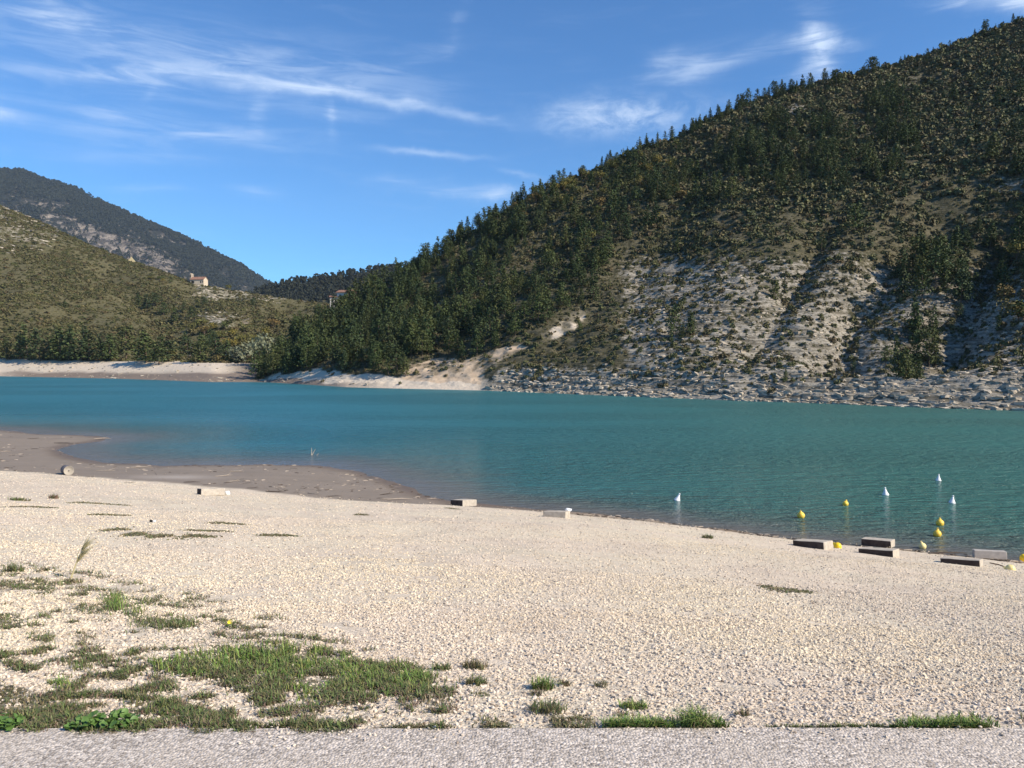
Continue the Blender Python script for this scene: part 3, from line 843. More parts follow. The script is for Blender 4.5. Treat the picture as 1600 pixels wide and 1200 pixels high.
def pine_meshes(seed, slender, pw=0.78, base=0.14, gap=0.14):
    r = np.random.default_rng(seed)
    C = []; Nn = []
    layers = 11
    lean = r.normal(0, 0.03, 2); a_off = r.random() * 6.28; lop = r.uniform(0, .45)
    for L in range(layers):
        h = base + (0.98 - base) * (L / (layers - 1)) ** 0.95
        R0 = slender * (1 - ((h - base) / (1.02 - base))) ** pw + 0.012
        nb = max(3, int(9 * (R0 / slender) + 2))
        ph = r.random() * 6.28
        for k in range(nb):
            if r.random() < gap or math.cos(a_off + 6.283 * k / nb) * lop > r.random(): continue
            a = ph + 6.283 * k / nb + r.normal(0, 0.22)
            Rr = R0 * r.uniform(0.62, 1.22)
            for q in (0.35, 0.68, 1.0):
                if Rr * q < 0.02 and q < 1: continue
                C.append((lean[0] * h + math.cos(a) * Rr * q, lean[1] * h + math.sin(a) * Rr * q, h - 0.03 * q + 0.045 * q * q + r.normal(0, 0.012)))
                Nn.append((math.cos(a) * 0.5, math.sin(a) * 0.5, 0.9))
    C.append((lean[0], lean[1], 0.985)); Nn.append((0, 0, 1))
    C = np.array(C); Nn = np.array(Nn)
    V, Fc, j = quad_cloud(np.repeat(C, 4, 0) + r.normal(0, 0.020, (len(C) * 4, 3)), np.repeat(Nn, 4, 0), 0.032, r, 0.7)
    crown = mesh_np('pine_crown', V, Fc, [M_PINE]); add_attr(crown, 'jit', j)
    tv, tf = tube([(0, 0, -0.06), (lean[0] * .3, lean[1] * .3, 0.3), (lean[0] * .7, lean[1] * .7, .7), (lean[0], lean[1], 0.96)], [0.017, 0.013, 0.008, 0.002])
    trunk = mesh_np('pine_trunk', tv, tf, [M_BARK], True)
    both = mesh_np('pine', np.concatenate([V, tv]), np.concatenate([Fc, tf + len(V)]), [M_PINE, M_BARK])
    both.polygons.foreach_set('material_index', np.array([0] * len(Fc) + [1] * len(tf), np.int32))
    add_attr(both, 'jit', np.concatenate([j, np.full(len(tv), 0.5)]))
    return crown, trunk, both

def broad_meshes(seed, mat, wide=0.42):
    r = np.random.default_rng(seed)
    C = []; Nn = []
    lobes = [(r.normal(0, wide * 0.42), r.normal(0, wide * 0.42), r.uniform(0.38, 0.78), r.uniform(0.17, 0.27)) for _ in range(8)] + [(0, 0, 0.6, 0.3)]
    for (x, y, z, R0) in lobes:
        for _ in range(34):
            d = r.normal(0, 1, 3); d[2] = d[2] * 0.8 + 0.25; d /= np.linalg.norm(d)
            C.append(np.array((x, y, z)) + d * R0 * r.uniform(0.75, 1.08)); Nn.append(d)
    V, Fc, j = quad_cloud(np.array(C), np.array(Nn), 0.048, r)
    crown = mesh_np('broad_crown', V, Fc, [mat]); add_attr(crown, 'jit', j)
    parts = [tube([(0, 0, -0.05), (0.01, 0, 0.25), (0, 0.01, 0.55)], [0.03, 0.022, 0.01])]
    for (x, y, z, R0) in lobes[:5]:
        parts.append(tube([(0, 0, 0.25), (x * .5, y * .5, z * .7), (x, y, z)], [0.014, 0.009, 0.004], 4))
    tv, tf = merge(parts)
    trunk = mesh_np('broad_trunk', tv, tf, [M_BARK], True)
    return crown, trunk

def bush_mesh(seed, mat, n=64, flat=0.62):
    r = np.random.default_rng(seed)
    C = []; Nn = []
    for _ in range(n):
        d = r.normal(0, 1, 3); d[2] = abs(d[2]); d /= np.linalg.norm(d)
        rad = r.uniform(0.62, 1.12)
        C.append(d * rad * np.array((0.5, 0.5, flat))); Nn.append(d)
    V, Fc, j = quad_cloud(np.array(C), np.array(Nn), 0.16, r)
    me = mesh_np('shrub', V, Fc, [mat]); add_attr(me, 'jit', j)
    return me

def rock_mesh(seed, mat, sub=1, sc=(1, 1, 1), jag=0.22):
    r = random.Random(seed)
    bm = bmesh.new(); bmesh.ops.create_icosphere(bm, subdivisions=sub, radius=0.5)
    for v in bm.verts:
        k = 1 + r.uniform(-jag, jag)
        v.co = Vector((v.co.x * sc[0] * k, v.co.y * sc[1] * k, v.co.z * sc[2] * k))
    me = bpy.data.meshes.new('stone'); bm.to_mesh(me); bm.free(); me.materials.append(mat)
    return me

def slab_mesh(seed, mat):
    r = random.Random(seed)
    bm = bmesh.new(); bmesh.ops.create_cube(bm, size=1.0)
    bmesh.ops.subdivide_edges(bm, edges=bm.edges[:], cuts=1, use_grid_fill=True)
    for v in bm.verts:
        v.co = Vector((v.co.x * (1 + r.uniform(-.25, .2)), v.co.y * (1 + r.uniform(-.25, .2)), v.co.z * (1 + r.uniform(-.12, .12))))
        if abs(v.co.x) > .38 and abs(v.co.y) > .38: v.co.x *= .86; v.co.y *= .86
    me = bpy.data.meshes.new('slab'); bm.to_mesh(me); bm.free(); me.materials.append(mat)
    return me

def proto(name, me):
    return bpy.data.objects.new(name, me)          # never linked: only a source for instances

def gn_instances(name, P, rot, scl, idx, protos, label=None, host=None):
    """one 'stuff' object: geometry-node instances on a point mesh"""
    me = bpy.data.meshes.new(name)
    me.vertices.add(len(P)); me.vertices.foreach_set('co', np.asarray(P, np.float32).ravel())
    a = me.attributes.new('rot', 'FLOAT_VECTOR', 'POINT'); a.data.foreach_set('vector', np.asarray(rot, np.float32).ravel())
    a = me.attributes.new('scl', 'FLOAT_VECTOR', 'POINT'); a.data.foreach_set('vector', np.asarray(scl, np.float32).ravel())
    a = me.attributes.new('idx', 'INT', 'POINT'); a.data.foreach_set('value', np.asarray(idx, np.int32))
    o = link(name, me)
    ng = bpy.data.node_groups.new(name, 'GeometryNodeTree')
    ng.interface.new_socket('Geometry', in_out='INPUT', socket_type='NodeSocketGeometry')
    ng.interface.new_socket('Geometry', in_out='OUTPUT', socket_type='NodeSocketGeometry')
    N = ng.nodes; Lk = ng.links
    gi = N.new('NodeGroupInput'); go = N.new('NodeGroupOutput')
    jn = N.new('GeometryNodeJoinGeometry')
    for p in protos:
        oi = N.new('GeometryNodeObjectInfo'); oi.inputs['Object'].default_value = p; oi.inputs['As Instance'].default_value = True
        Lk.new(oi.outputs['Geometry'], jn.inputs[0])
    ip = N.new('GeometryNodeInstanceOnPoints')
    ip.inputs['Pick Instance'].default_value = True
    Lk.new(gi.outputs[0], ip.inputs['Points']); Lk.new(jn.outputs[0], ip.inputs['Instance'])
    for nm, dt, sock in (('idx', 'INT', 'Instance Index'), ('rot', 'FLOAT_VECTOR', 'Rotation'), ('scl', 'FLOAT_VECTOR', 'Scale')):
        na_ = N.new('GeometryNodeInputNamedAttribute'); na_.data_type = dt; na_.inputs['Name'].default_value = nm
        outp = [q for q in na_.outputs if q.enabled and q.name == 'Attribute'][0]
        if nm == 'rot':
            er = N.new('FunctionNodeEulerToRotation'); Lk.new(outp, er.inputs[0]); outp = er.outputs[0]
        Lk.new(outp, ip.inputs[sock])
    Lk.new(ip.outputs[0], go.inputs[0])
    md = o.modifiers.new('instances', 'NODES'); md.node_group = ng
    o['kind'] = 'stuff'
    if label: o['label'] = label
    return o

def zrot(n): return np.stack([rng.normal(0, .05, n), rng.normal(0, .05, n), rng.random(n) * 6.283], 1)

PINES = [pine_meshes(100 + k, *a_) for k, a_ in enumerate(((0.22, .8), (0.27, .62), (0.30, .5, .2), (0.25, .75), (0.34, .45, .28, .2), (0.27, .9, .1), (0.38, .42, .34, .22), (0.30, .6, .2, .3), (0.33, .36, .22, .1), (0.2, .9, .1, .25)))]
PINE_P = [proto('pine_source', p[2]) for p in PINES]
def far_crown(seed):
    r = np.random.default_rng(seed); C = []; Nn = []
    for _ in range(34):
        h = r.uniform(.1, 1.0); a = r.random() * 6.28; q = 0.30 * (1.05 - h) ** .7
        C.append((math.cos(a) * q, math.sin(a) * q, h)); Nn.append((math.cos(a), math.sin(a), .6))
    V, Fc, j = quad_cloud(np.array(C), np.array(Nn), 0.13, r)
    me = mesh_np('distant_tree', V, Fc, [M_DARKPINE]); add_attr(me, 'jit', j); return me
FAR_P = [proto('distant_tree_source', far_crown(150 + k)) for k in range(4)]
BROADS = [broad_meshes(200 + k, M_BROAD) for k in range(4)]
WILLOWS = [broad_meshes(230 + k, M_WILLOW, 0.5) for k in range(2)]
BUSH_P = [proto('shrub_source', bush_mesh(300 + k, M_SCRUB, 60, (0.5, .62, .75, .6, .5)[k])) for k in range(5)]
BUSH2_P = [proto('shrub_source', bush_mesh(320 + k, M_SCRUB2, 60, (0.5, .62, .75, .6, .5)[k])) for k in range(5)]

# ------------------------------------------------------------------ individual plants on the hills
counts = {}
def plant(kind, meshes, P, h, label, group, cat, wide=1.0):
    e = bpy.data.objects.new(kind, None); COL.objects.link(e)
    e.location = Vector([float(c) for c in P]) - Vector((0, 0, 0.02 * h))
    e.empty_display_size = 0.2
    e.rotation_euler = (random.gauss(0, .03), random.gauss(0, .03), random.random() * 6.28)
    s = h * wide
    e.scale = (s, s, h)
    tag(e, label, cat, group)
    c = link('crown', meshes[0], e); t = link('trunk', meshes[1], e)
    return e

def pine_groups(X, Y, dist_to_ridge):
    if dist_to_ridge < 22 and X > 1285: return 'small dark pine on the bare upper skyline of the right hill', 'pines on the upper skyline of the right hill'
    if dist_to_ridge < 22 and X > 1040: return 'dark pine in the tight row along the high ridge', 'pines in the row along the high ridge'
    if dist_to_ridge < 22: return 'dark pine breaking the skyline on the descending ridge', 'pines along the descending ridge'
    if X > 1380 and Y > 380: return 'green pine in the shaded gully near the right edge', 'pines in the right gully'
    if X > 1260: return 'dark pine in the clump high on the right hill', 'pines in the high clump'
    if X < 520: return 'dark pine on the low wooded point beside the valley mouth', 'pines on the low point'
    if Y > 470 and X < 760: return 'dark pine in the lower wood above the pale shore', 'pines of the lower wood'
    if X < 760: return 'dark pine in the upper left wood of the right hill', 'pines of the upper left wood'
    if Y > 400: return 'dark pine at the wood edge above the orange earth scar', 'pines above the earth scar'
    return 'mid green pine in the broken belt across the middle slope', 'pines in the middle belt'

X, Y = hillR.px, hillR.py
f1 = inpoly(X + 16 * fbm(hillR.x / 8, hillR.y / 8, 3, 120), Y + 10 * fbm(hillR.x / 8, hillR.y / 8 + 5, 3, 121), FOREST)
Xl = (900 - X) / 500
dens = f1 * np.clip(0.075 + 0.075 * np.clip(Xl, 0, 1), 0.06, 0.15)
dens = dens * np.where(X > 1000, 0.75, 1) * (0.35 + 1.3 * sstep(-0.25, 0.25, fbm(hillR.x / 18, hillR.y / 18, 3, 122)) * 0.5 + 0.35 * (X < 800))
dens = np.maximum(dens, 0.065 * inpoly(X + 12 * fbm(hillR.x / 8, hillR.y / 8, 3, 123), Y, FOREST2))
for (cx, cy, rx, ry) in CLUMPS:
    dens = np.maximum(dens, 0.10 * (((X - cx) / rx) ** 2 + ((Y - cy) / ry) ** 2 < 1 + 0.5 * fbm(hillR.x / 6, hillR.y / 6, 2, 124)))
dens = np.maximum(dens, 0.0022 * (Y < 420) * (X > 900) * (X < 1900))
dens = np.maximum(dens, 0.05 * (X > 1750) * f1)
ok = (hillR.v > 0.02) & (hillR.v < 1.02) & (X < 1900)
dens = dens * ok * (hillR.a['sand'] < 0.3)
P, Nn, PX, PY = hillR.scatter(dens)
H = (2.6 + 4.4 * rng.random(len(P)) ** 1.3) * np.interp(PX, [400, 700, 1100, 1600], [1.15, 1.05, 1.0, 1.0])
# row along the ridge
rX = np.concatenate([rng.uniform(760, 1080, 46), rng.uniform(1080, 1272, 60), rng.uniform(1285, 1320, 8), rng.uniform(1330, 1700, 64), rng.uniform(600, 760, 26)])
rv = rng.uniform(0.955, 1.01, len(rX))
ui = np.clip(((rX - 380) / (3400 - 380) * (hillR.nu - 1)).astype(int), 0, hillR.nu - 1)
vi = np.array([np.argmin(np.abs(hillR.v[0] - v)) for v in rv])
Pr = np.stack([hillR.x[ui, vi], hillR.y[ui, vi], hillR.z[ui, vi]], 1) + np.stack([rng.normal(0, .4, len(rX)), rng.normal(0, .4, len(rX)), rX * 0], 1)
Hr = (2.0 + 3.0 * rng.random(len(rX)) ** 1.3) * np.interp(rX, [600, 1000, 1270, 1330, 1700], [1.0, 1.0, 1.05, .62, .8])
lone = [(1212, 468, 34), (1500, 462, 36), (1418, 596, 52), (1385, 572, 34), (1412, 470, 62), (1430, 520, 58), (1440, 470, 50), (1060, 530, 20), (905, 520, 18), (1180, 470, 15), (985, 594, 14), (1297, 300, 40), (1225, 596, 22), (1330, 585, 20), (1470, 600, 18), (1560, 520, 26), (632, 588, 34), (606, 586, 30), (585, 584, 30), (660, 560, 44), (540, 580, 36), (700, 556, 34), (745, 552, 28), (560, 560, 50), (520, 570, 44), (478, 580, 40), (450, 584, 44), (425, 588, 36)]
Pl = np.array([hillR.find(x, y) for x, y, h in lone]); Hl = np.array([h * p[1] / F for (x, y, h), p in zip(lone, Pl)])
AllP = np.concatenate([Pl, Pr, P]); AllH = np.concatenate([Hl, Hr, H])
forced = np.arange(len(AllP)) < len(Pl) + len(Pr)
prx, pry = project(AllP[:, 0], AllP[:, 1], AllP[:, 2])
size = AllH / AllP[:, 1] * F
score = size + forced * 100 - 1000 * ((prx > 1640) | (prx < 380))
order = np.argsort(-score)
NI = 262
ridgeY = lin(RR, prx)
for q, k in enumerate(order[:NI]):
    lab, grp = pine_groups(prx[k], pry[k], pry[k] - ridgeY[k])
    plant('pine_tree', PINES[q % len(PINES)], AllP[k], AllH[k], lab, grp, 'tree', random.uniform(.85, 1.15))
rest = order[NI:]
n = len(rest)
hh = AllH[rest]
print('pines', len(AllP))
gn_instances('pine_wood', AllP[rest] - np.stack([hh * 0, hh * 0, hh * .02], 1), zrot(n), np.stack([hh * rng.uniform(.85, 1.15, n), hh * rng.uniform(.85, 1.15, n), hh], 1), rng.integers(0, len(PINE_P), n), PINE_P, 'dark pine wood covering the right hill')

# autumn broadleaf trees on the right hill
dens = (inpoly(X, Y, [(760, 320), (830, 285), (900, 262), (1000, 240), (1060, 225), (1080, 260), (980, 310), (880, 340), (790, 350)]) * 0.030 +
        inpoly(X, Y, [(900, 330), (1060, 290), (1080, 330), (960, 380), (900, 420)]) * 0.010 + inpoly(X, Y, [(1480, 420), (1600, 400), (1600, 520), (1500, 520)]) * 0.012) * ok
P, Nn, PX, PY = hillR.scatter(dens)
P = P[:110]; PX = PX[:110]
for q in range(len(P)):
    h = random.uniform(2.4, 4.2)
    if PX[q] > 1400: lab, grp = 'rusty brown broadleaf tree among the scrub near the right edge', 'rusty broadleaf trees near the right edge'
    else: lab, grp = 'olive to yellow autumn broadleaf tree just below the ridge pines', 'autumn trees below the ridge'
    plant('broadleaf_tree', BROADS[q % 4], P[q], h, lab, grp, 'tree', 1.1)

# scrub on the right hill
cover = 1.15 * np.ones_like(X)
low = hillR.a['rock']
cover = cover * (1.15 - 0.50 * np.clip(low, 0, 1)) * sstep(0, 8, hillR.m - 0.5 - 4.0 * sstep(1150, 1500, X))
cover = cover * (1 - sstep(.2, .6, hillR.a['sand']) * 0.93) * (0.55 + 0.9 * sstep(-.4, .4, fbm(hillR.x / 7, hillR.y / 7, 3, 130)))
cover = cover * (X < 1900) * (hillR.v < 1.03) * (X > 400) * (1 + 0.3 * sstep(0, 1, (hillR.y - 140) / -60))
P, Nn, PX, PY = hillR.scatter(cover)
n = len(P)
S = (0.5 + 1.5 * rng.random(n) ** 2.6) * np.interp(PY, [100, 300, 430, 620], [1.5, 1.2, 0.74, .60])
print('scrub', n)
near = (S / P[:, 1]) * (0.75 + 0.5 * rng.random(n)) * (PX < 1605) * (P[:, 1] < 260)
big = np.argsort(-near)[:150]
bigset = np.zeros(n, bool); bigset[big] = True
for q, k in enumerate(big):
    o = link('shrub', BUSH_P[q % 5].data, None, P[k] - np.array((0, 0, .05)))
    s = S[k] * 1.05
    o.scale = (s, s, s); o.rotation_euler = (0, 0, random.random() * 6.28)
    hi_ = PY[k] < (575 if PX[k] > 1280 else 560)
    where = [(1500, 'on the pale rocks at the far right edge'), (1400, 'on the rocks around the foot of the right gully'), (1280, 'on the rocks between the two gullies'), (1130, 'on the ledges just left of the left gully'), (950, 'on the stony slope right of the earth scar'), (0, 'above the pale gravel bank')]
    w_ = next(t for x_, t in where if PX[k] > x_)
    lev = 'higher up' if hi_ else 'low down'
    tag(o, 'dark shrub ' + lev + ' ' + w_, 'shrub', 'shrubs ' + lev + ' ' + w_)
kk = ~bigset; n = kk.sum(); S2 = S[kk]
gn_instances('scrub', P[kk] - np.array((0, 0, .08)), zrot(n), np.stack([S2 * rng.uniform(.85, 1.2, n), S2, S2 * rng.uniform(.7, 1.2, n)], 1), rng.integers(0, 5, n), BUSH_P, 'low olive scrub covering the right hill')

# limestone blocks and slabs: bank at the water and ledges on the bare slope
def mat_stone(name, a, b2, warm, rough=0.9, obj=True, sc=3.0):
    m, nb, b = material(name, rough, 0.2)
    oi = nb.new('ShaderNodeObjectInfo')
    p = pos_node(nb)
    c = nb.mix(oi.outputs['Random'], a, b2)
    c = nb.mix(nb.ramp(nb.m('FRACT', nb.m('MULTIPLY', oi.outputs['Random'], 7.31)), 0.5, 1.0), c, warm)
    c = nb.mix(nb.ramp(nb.noise(p, sc, 4, 0.6), 0.5, 0.75, 0, 0.35), c, (0.2, 0.17, 0.13))
    nb.l.new(c, b.inputs['Base Color'])
    return m
M_LIME = mat_stone('limestone', (0.27, 0.235, 0.185), (0.52, 0.455, 0.36), (0.44, 0.365, 0.27))
SLAB_P = [proto('slab_source', slab_mesh(400 + k, M_LIME)) for k in range(5)] + [proto('rock_source', rock_mesh(410 + k, M_LIME, 1, (1, .8, .6))) for k in range(2)]
rk = hillR.a['rock']
bandm = sstep(745, 800, X) * sstep(8, 0, hillR.m - 1.5 - 4 * sstep(1150, 1500, X)) * (hillR.m > 0.0)
dens = (1.6 * bandm + 1.1 * (rk > 0.5) * sstep(0.45, 0.7, rk) * (hillR.v < .8)) * (X > 740) * (X < 1900)
P, Nn, PX, PY = hillR.scatter(dens)
n = len(P); print('slabs', n)
dd = np.interp(P[:, 2], [0, 8], [0.9, 0.62])
sz = (0.25 + 0.85 * rng.random(n) ** 1.6) * dd
# slabs lie along the contour: long side perpendicular to the fall line
cont = np.arctan2(Nn[:, 0], -Nn[:, 1])
rot = np.stack([rng.normal(0, .12, n), rng.normal(0.03, .12, n), cont + rng.normal(0, .35, n)], 1)
gn_instances('limestone_rubble', P - np.array((0, 0, .05)), rot, np.stack([sz * rng.uniform(.9, 2.2, n), sz, sz * rng.uniform(.3, .65, n)], 1), rng.integers(0, 7, n), SLAB_P, 'pale limestone slabs and rubble on the right hill')

# ------------------------------------------------------------------ left hill vegetation
def place_px(h, lst, kind, protos, label, group, wide=1.0):
    for q, (x, y, hp) in enumerate(lst):
        P = h.find(x, y)
        plant(kind, protos[(q * 3) % len(protos)], P, hp * P[1] / F, label, group, 'tree', wide * random.uniform(.9, 1.15))
place_px(hillL, [(12, 562, 36), (30, 561, 44), (46, 562, 54), (62, 564, 50), (80, 562, 42), (96, 564, 52), (110, 564, 56), (124, 564, 54), (140, 563, 46), (157, 563, 40), (174, 564, 42), (-20, 561, 44), (-50, 561, 40)], 'pine_tree', [PINES[i] for i in (0, 3, 5, 9, 1)], 'broad dark pine in the row behind the far left beach', 'pines behind the far left beach', 1.5)
place_px(hillL, [(200, 566, 54)], 'pine_tree', [PINES[4]], 'tallest dark pine, standing apart right of the far left row', None, 1.3)
place_px(hillL, [(228, 567, 50), (246, 569, 46), (262, 572, 40)], 'pine_tree', PINES, 'dark rounded pine in the trio beyond the end of the far left beach', 'three pines beyond the far left beach', 1.6)
place_px(hillL, [(312, 566, 42), (340, 560, 40), (296, 552, 26), (285, 540, 22), (330, 540, 26), (352, 566, 38), (320, 552, 30)], 'pine_tree', PINES, 'dark pine on the valley floor left of the pale willow', 'pines on the valley floor', 1.3)
place_px(hillL, [(214, 478, 22), (228, 484, 24), (240, 478, 20), (276, 506, 30), (302, 500, 22), (285, 486, 16), (318, 478, 14), (398, 478, 14), (252, 492, 20)], 'pine_tree', PINES, 'small dark pine on the gully side below the stone chapel', 'small pines below the chapel', 1.3)
place_px(hillL, [(100, 481, 12)], 'pine_tree', PINES, 'single dark small tree alone on the open left slope', None, 1.8)
place_px(hillL, [(386, 574, 40)], 'willow_tree', WILLOWS, 'pale grey green willow at the valley mouth', None, 1.1)
place_px(hillL, [(408, 572, 46), (372, 566, 28), (418, 560, 40)], 'willow_tree', WILLOWS, 'grey green willow between the pale willow and the wooded point', 'willows beside the wooded point', .9)
place_px(hillL, [(300, 518, 16), (312, 512, 18), (322, 524, 16), (345, 532, 18), (366, 528, 18), (380, 520, 16), (402, 540, 20), (388, 546, 20), (414, 528, 18), (360, 546, 18), (425, 512, 16), (332, 516, 14), (350, 516, 14), (374, 538, 18), (340, 572, 18), (275, 572, 14), (268, 560, 16)], 'broadleaf_tree', BROADS, 'yellow to green autumn tree in the valley behind the willows', 'autumn trees in the valley', 1.3)
place_px(hillL, [(236, 437, 6), (246, 438, 7), (256, 441, 6), (270, 442, 5), (360, 452, 9), (288, 440, 5)], 'broadleaf_tree', BROADS, 'tiny round tree on the crest beside the stone chapel', 'small trees on the chapel crest', 1.6)

X2, Y2 = hillL.px, hillL.py
cov = 0.36 * (1.2 - 0.95 * hillL.a['rock']) * sstep(33, 42, hillL.m) * (hillL.v < 1.03) * (X2 > -500) * (X2 < 700)
cov = cov * (0.45 + 1.1 * sstep(-.35, .35, fbm(hillL.x / 16, hillL.y / 16, 3, 140)))
cov = cov * (1 - 0.6 * sstep(250, 300, X2) * sstep(475, 455, Y2))
P, Nn, PX, PY = hillL.scatter(cov)
n = len(P); S = (0.9 + 1.7 * rng.random(n) ** 1.8) * (1 + 0.45 * (PY > 500) * (PX > 250)); print('scrub left', n)
gn_instances('green_scrub', P - np.array((0, 0, .1)), zrot(n), np.stack([S * rng.uniform(.9, 1.3, n), S, S * rng.uniform(.5, .9, n)], 1), rng.integers(0, 5, n), BUSH2_P, 'green and olive scrub covering the left hill')
dens = 0.06 * (hillL.a['rock'] > 0.25) * (X2 > -300) * (hillL.v < 1)
P, Nn, PX, PY = hillL.scatter(dens); n = len(P); sz = rng.uniform(.4, 1.7, n)
gn_instances('field_stones', P, np.stack([rng.normal(0, .15, n), rng.normal(0, .15, n), rng.normal(0.25, .5, n)], 1), np.stack([sz * 3.2, sz * .7, sz * .42], 1), rng.integers(0, 5, n), SLAB_P, 'pale stone ledges and walls on the left hill')

# stones and stranded wood on the pale far banks
for hl, nm, lb in ((hillL, 'far_bank_stones', 'small stones and stranded wood on the far left beach'), (hillR, 'bank_stones', 'small stones and clods on the pale bank below the wood')):
    dens = 0.22 * np.clip(hl.a['sand'] + hl.a['mud'], 0, 1) * (hl.m > 1) * (hl.px > -120) * (hl.px < 950) * (0.25 + 1.5 * sstep(-.1, .4, fbm(hl.x / 5, hl.y / 3, 3, 151)))
    P, Nn, PX, PY = hl.scatter(dens); n = len(P); sz = 0.15 + 0.75 * rng.random(n) ** 3
    gn_instances(nm, P, np.stack([rng.normal(0, .15, n), rng.normal(0, .15, n), rng.normal(0, .6, n)], 1), np.stack([sz * rng.uniform(1, 2.4, n), sz, sz * .55], 1), rng.integers(0, 7, n), SLAB_P, lb)

# far wooded hill and mountain woods
dens = 0.055 * (hillF.v > 0.3) * (hillF.v <= 1.02) * (hillF.px > 330) * (hillF.px < 720)
P, Nn, PX, PY = hillF.scatter(dens); n = min(len(P), 9000); P = P[:n]; hh = rng.uniform(5, 10, n); print('far', n)
gn_instances('distant_wood', P, zrot(n), np.stack([hh * 1.3, hh * 1.3, hh], 1), rng.integers(0, 4, n), FAR_P, 'dark wood on the hill behind the gap')
mf = fbm(hillM.x / 90, hillM.y / 110, 4, 150) + 0.25 * sstep(.6, .9, hillM.v)
dens = (0.05 + 0.9 * sstep(-.02, .20, mf - 0.6 * (hillM.a['rock'] - .2)) / 1.0) * (hillM.v > .25) * (hillM.v <= 1.01) * (hillM.px > -60) * (hillM.px < 520)
P, Nn, PX, PY = hillM.scatter(dens, 19000); n = len(P); hh = rng.uniform(9, 16, n)
gn_instances('mountain_wood', P, zrot(n), np.stack([hh * 1.4, hh * 1.4, hh], 1), rng.integers(0, 4, n), FAR_P, 'dark woods on the distant mountain')

# ------------------------------------------------------------------ buildings
def simple_mat(name, col, col2=None, rough=0.85, spec=0.2, scale=4.0):
    m, nb, b = material(name, rough, spec)
    nb.l.new(nb.mix(nb.ramp(nb.noise(pos_node(nb), scale, 5, 0.6), 0.3, 0.7), col, col2 or tuple(c * .75 for c in col)), b.inputs['Base Color'])
    return m
M_PLASTER = simple_mat('cream_plaster', (0.62, 0.52, 0.38), (0.50, 0.41, 0.30), scale=1.2)
M_TOWER = simple_mat('tower_stone', (0.30, 0.25, 0.20), (0.38, 0.31, 0.23), scale=1.5)
M_TILE = simple_mat('red_tiles', (0.22, 0.115, 0.08), (0.30, 0.17, 0.115), scale=1.0)
M_DARK = simple_mat('dark_opening', (0.03, 0.028, 0.025))
M_WHITE = simple_mat('white_render', (0.70, 0.66, 0.60))
M_YEL = simple_mat('yellow_stone', (0.60, 0.50, 0.28), (0.45, 0.36, 0.2), scale=1.0)

def box_bm(x0, x1, y0, y1, z0, z1, bm=None):
    bm = bm or bmesh.new()
    r = bmesh.ops.create_cube(bm, size=1.0)['verts']
    for v in r:
        v.co = Vector(((x0 + x1) / 2 + v.co.x * (x1 - x0), (y0 + y1) / 2 + v.co.y * (y1 - y0), (z0 + z1) / 2 + v.co.z * (z1 - z0)))
    return bm
def prism(pts, y0, y1, bm=None):
    """outline in x,z extruded along y"""
    bm = bm or bmesh.new()
    a = [bm.verts.new((x, y0, z)) for x, z in pts]; b = [bm.verts.new((x, y1, z)) for x, z in pts]
    bm.faces.new(a); bm.faces.new(b[::-1])
    for i in range(len(pts)):
        j = (i + 1) % len(pts); bm.faces.new((a[j], a[i], b[i], b[j]))
    bmesh.ops.recalc_face_normals(bm, faces=bm.faces[:])
    return bm
def root(name, loc, rz, label, cat, group=None):
    e = bpy.data.objects.new(name, None); COL.objects.link(e); e.location = loc; e.rotation_euler = (0, 0, rz); e.empty_display_size = .3
    return tag(e, label, cat, group)

# chapel: long nave along x, bell gable at the left end, red roof
P = hillL.find(316, 441); sc_ = P[1] / F
ch = root('chapel', (P[0], P[1] - 1, P[2] - 1.2), R(-8), 'cream stone chapel with red roof and bell gable on the left hill crest', 'chapel')
W2 = 11 * sc_; hW = 9 * sc_
bm_link('wall', box_bm(-W2, W2, -2.6, 2.6, 0, hW), M_PLASTER, ch)
roof = prism([(-2.9, hW - .05), (0, hW + 1.9), (2.9, hW - .05), (2.9, hW + .12), (0, hW + 2.1), (-2.9, hW + .12)], -W2 - .25, W2 + .25)
for v in roof.verts: v.co = Vector((v.co.y, v.co.x, v.co.z))
bmesh.ops.recalc_face_normals(roof, faces=roof.faces[:])
bm_link('roof', roof, M_TILE, ch)
bg_ = prism([(-W2 - 1.1, 0), (-W2 - .01, 0), (-W2 - .01, hW + 3.6), (-W2 - .55, hW + 4.4), (-W2 - 1.1, hW + 3.6)], -1.5, 1.5)
bt = bm_link('bell_gable', bg_, M_TOWER, ch)
bm_link('opening', box_bm(-W2 - .9, -W2 - .25, -1.53, -1.45, hW + 1.9, hW + 3.2), M_DARK, bt)
for x in (-2.2, 2.6): 
    f = bm_link('window', box_bm(x - .35, x + .35, -2.66, -2.55, hW * .45, hW * .78), M_DARK, ch)
bm_link('window', box_bm(W2 - .9, W2 - .3, -2.66, -2.55, hW * .5, hW * .75), M_DARK, ch)
bm_link('door', box_bm(-W2 + .8, -W2 + 1.9, -2.66, -2.55, 1.0, 3.1), M_DARK, ch)
gb = prism([(-2.6, hW), (2.6, hW), (0, hW + 1.85)], W2 - .4, W2 - .02)
for v in gb.verts: v.co = Vector((v.co.y, v.co.x, v.co.z))
bmesh.ops.recalc_face_normals(gb, faces=gb.faces[:])
bm_link('gable', gb, M_PLASTER, ch)

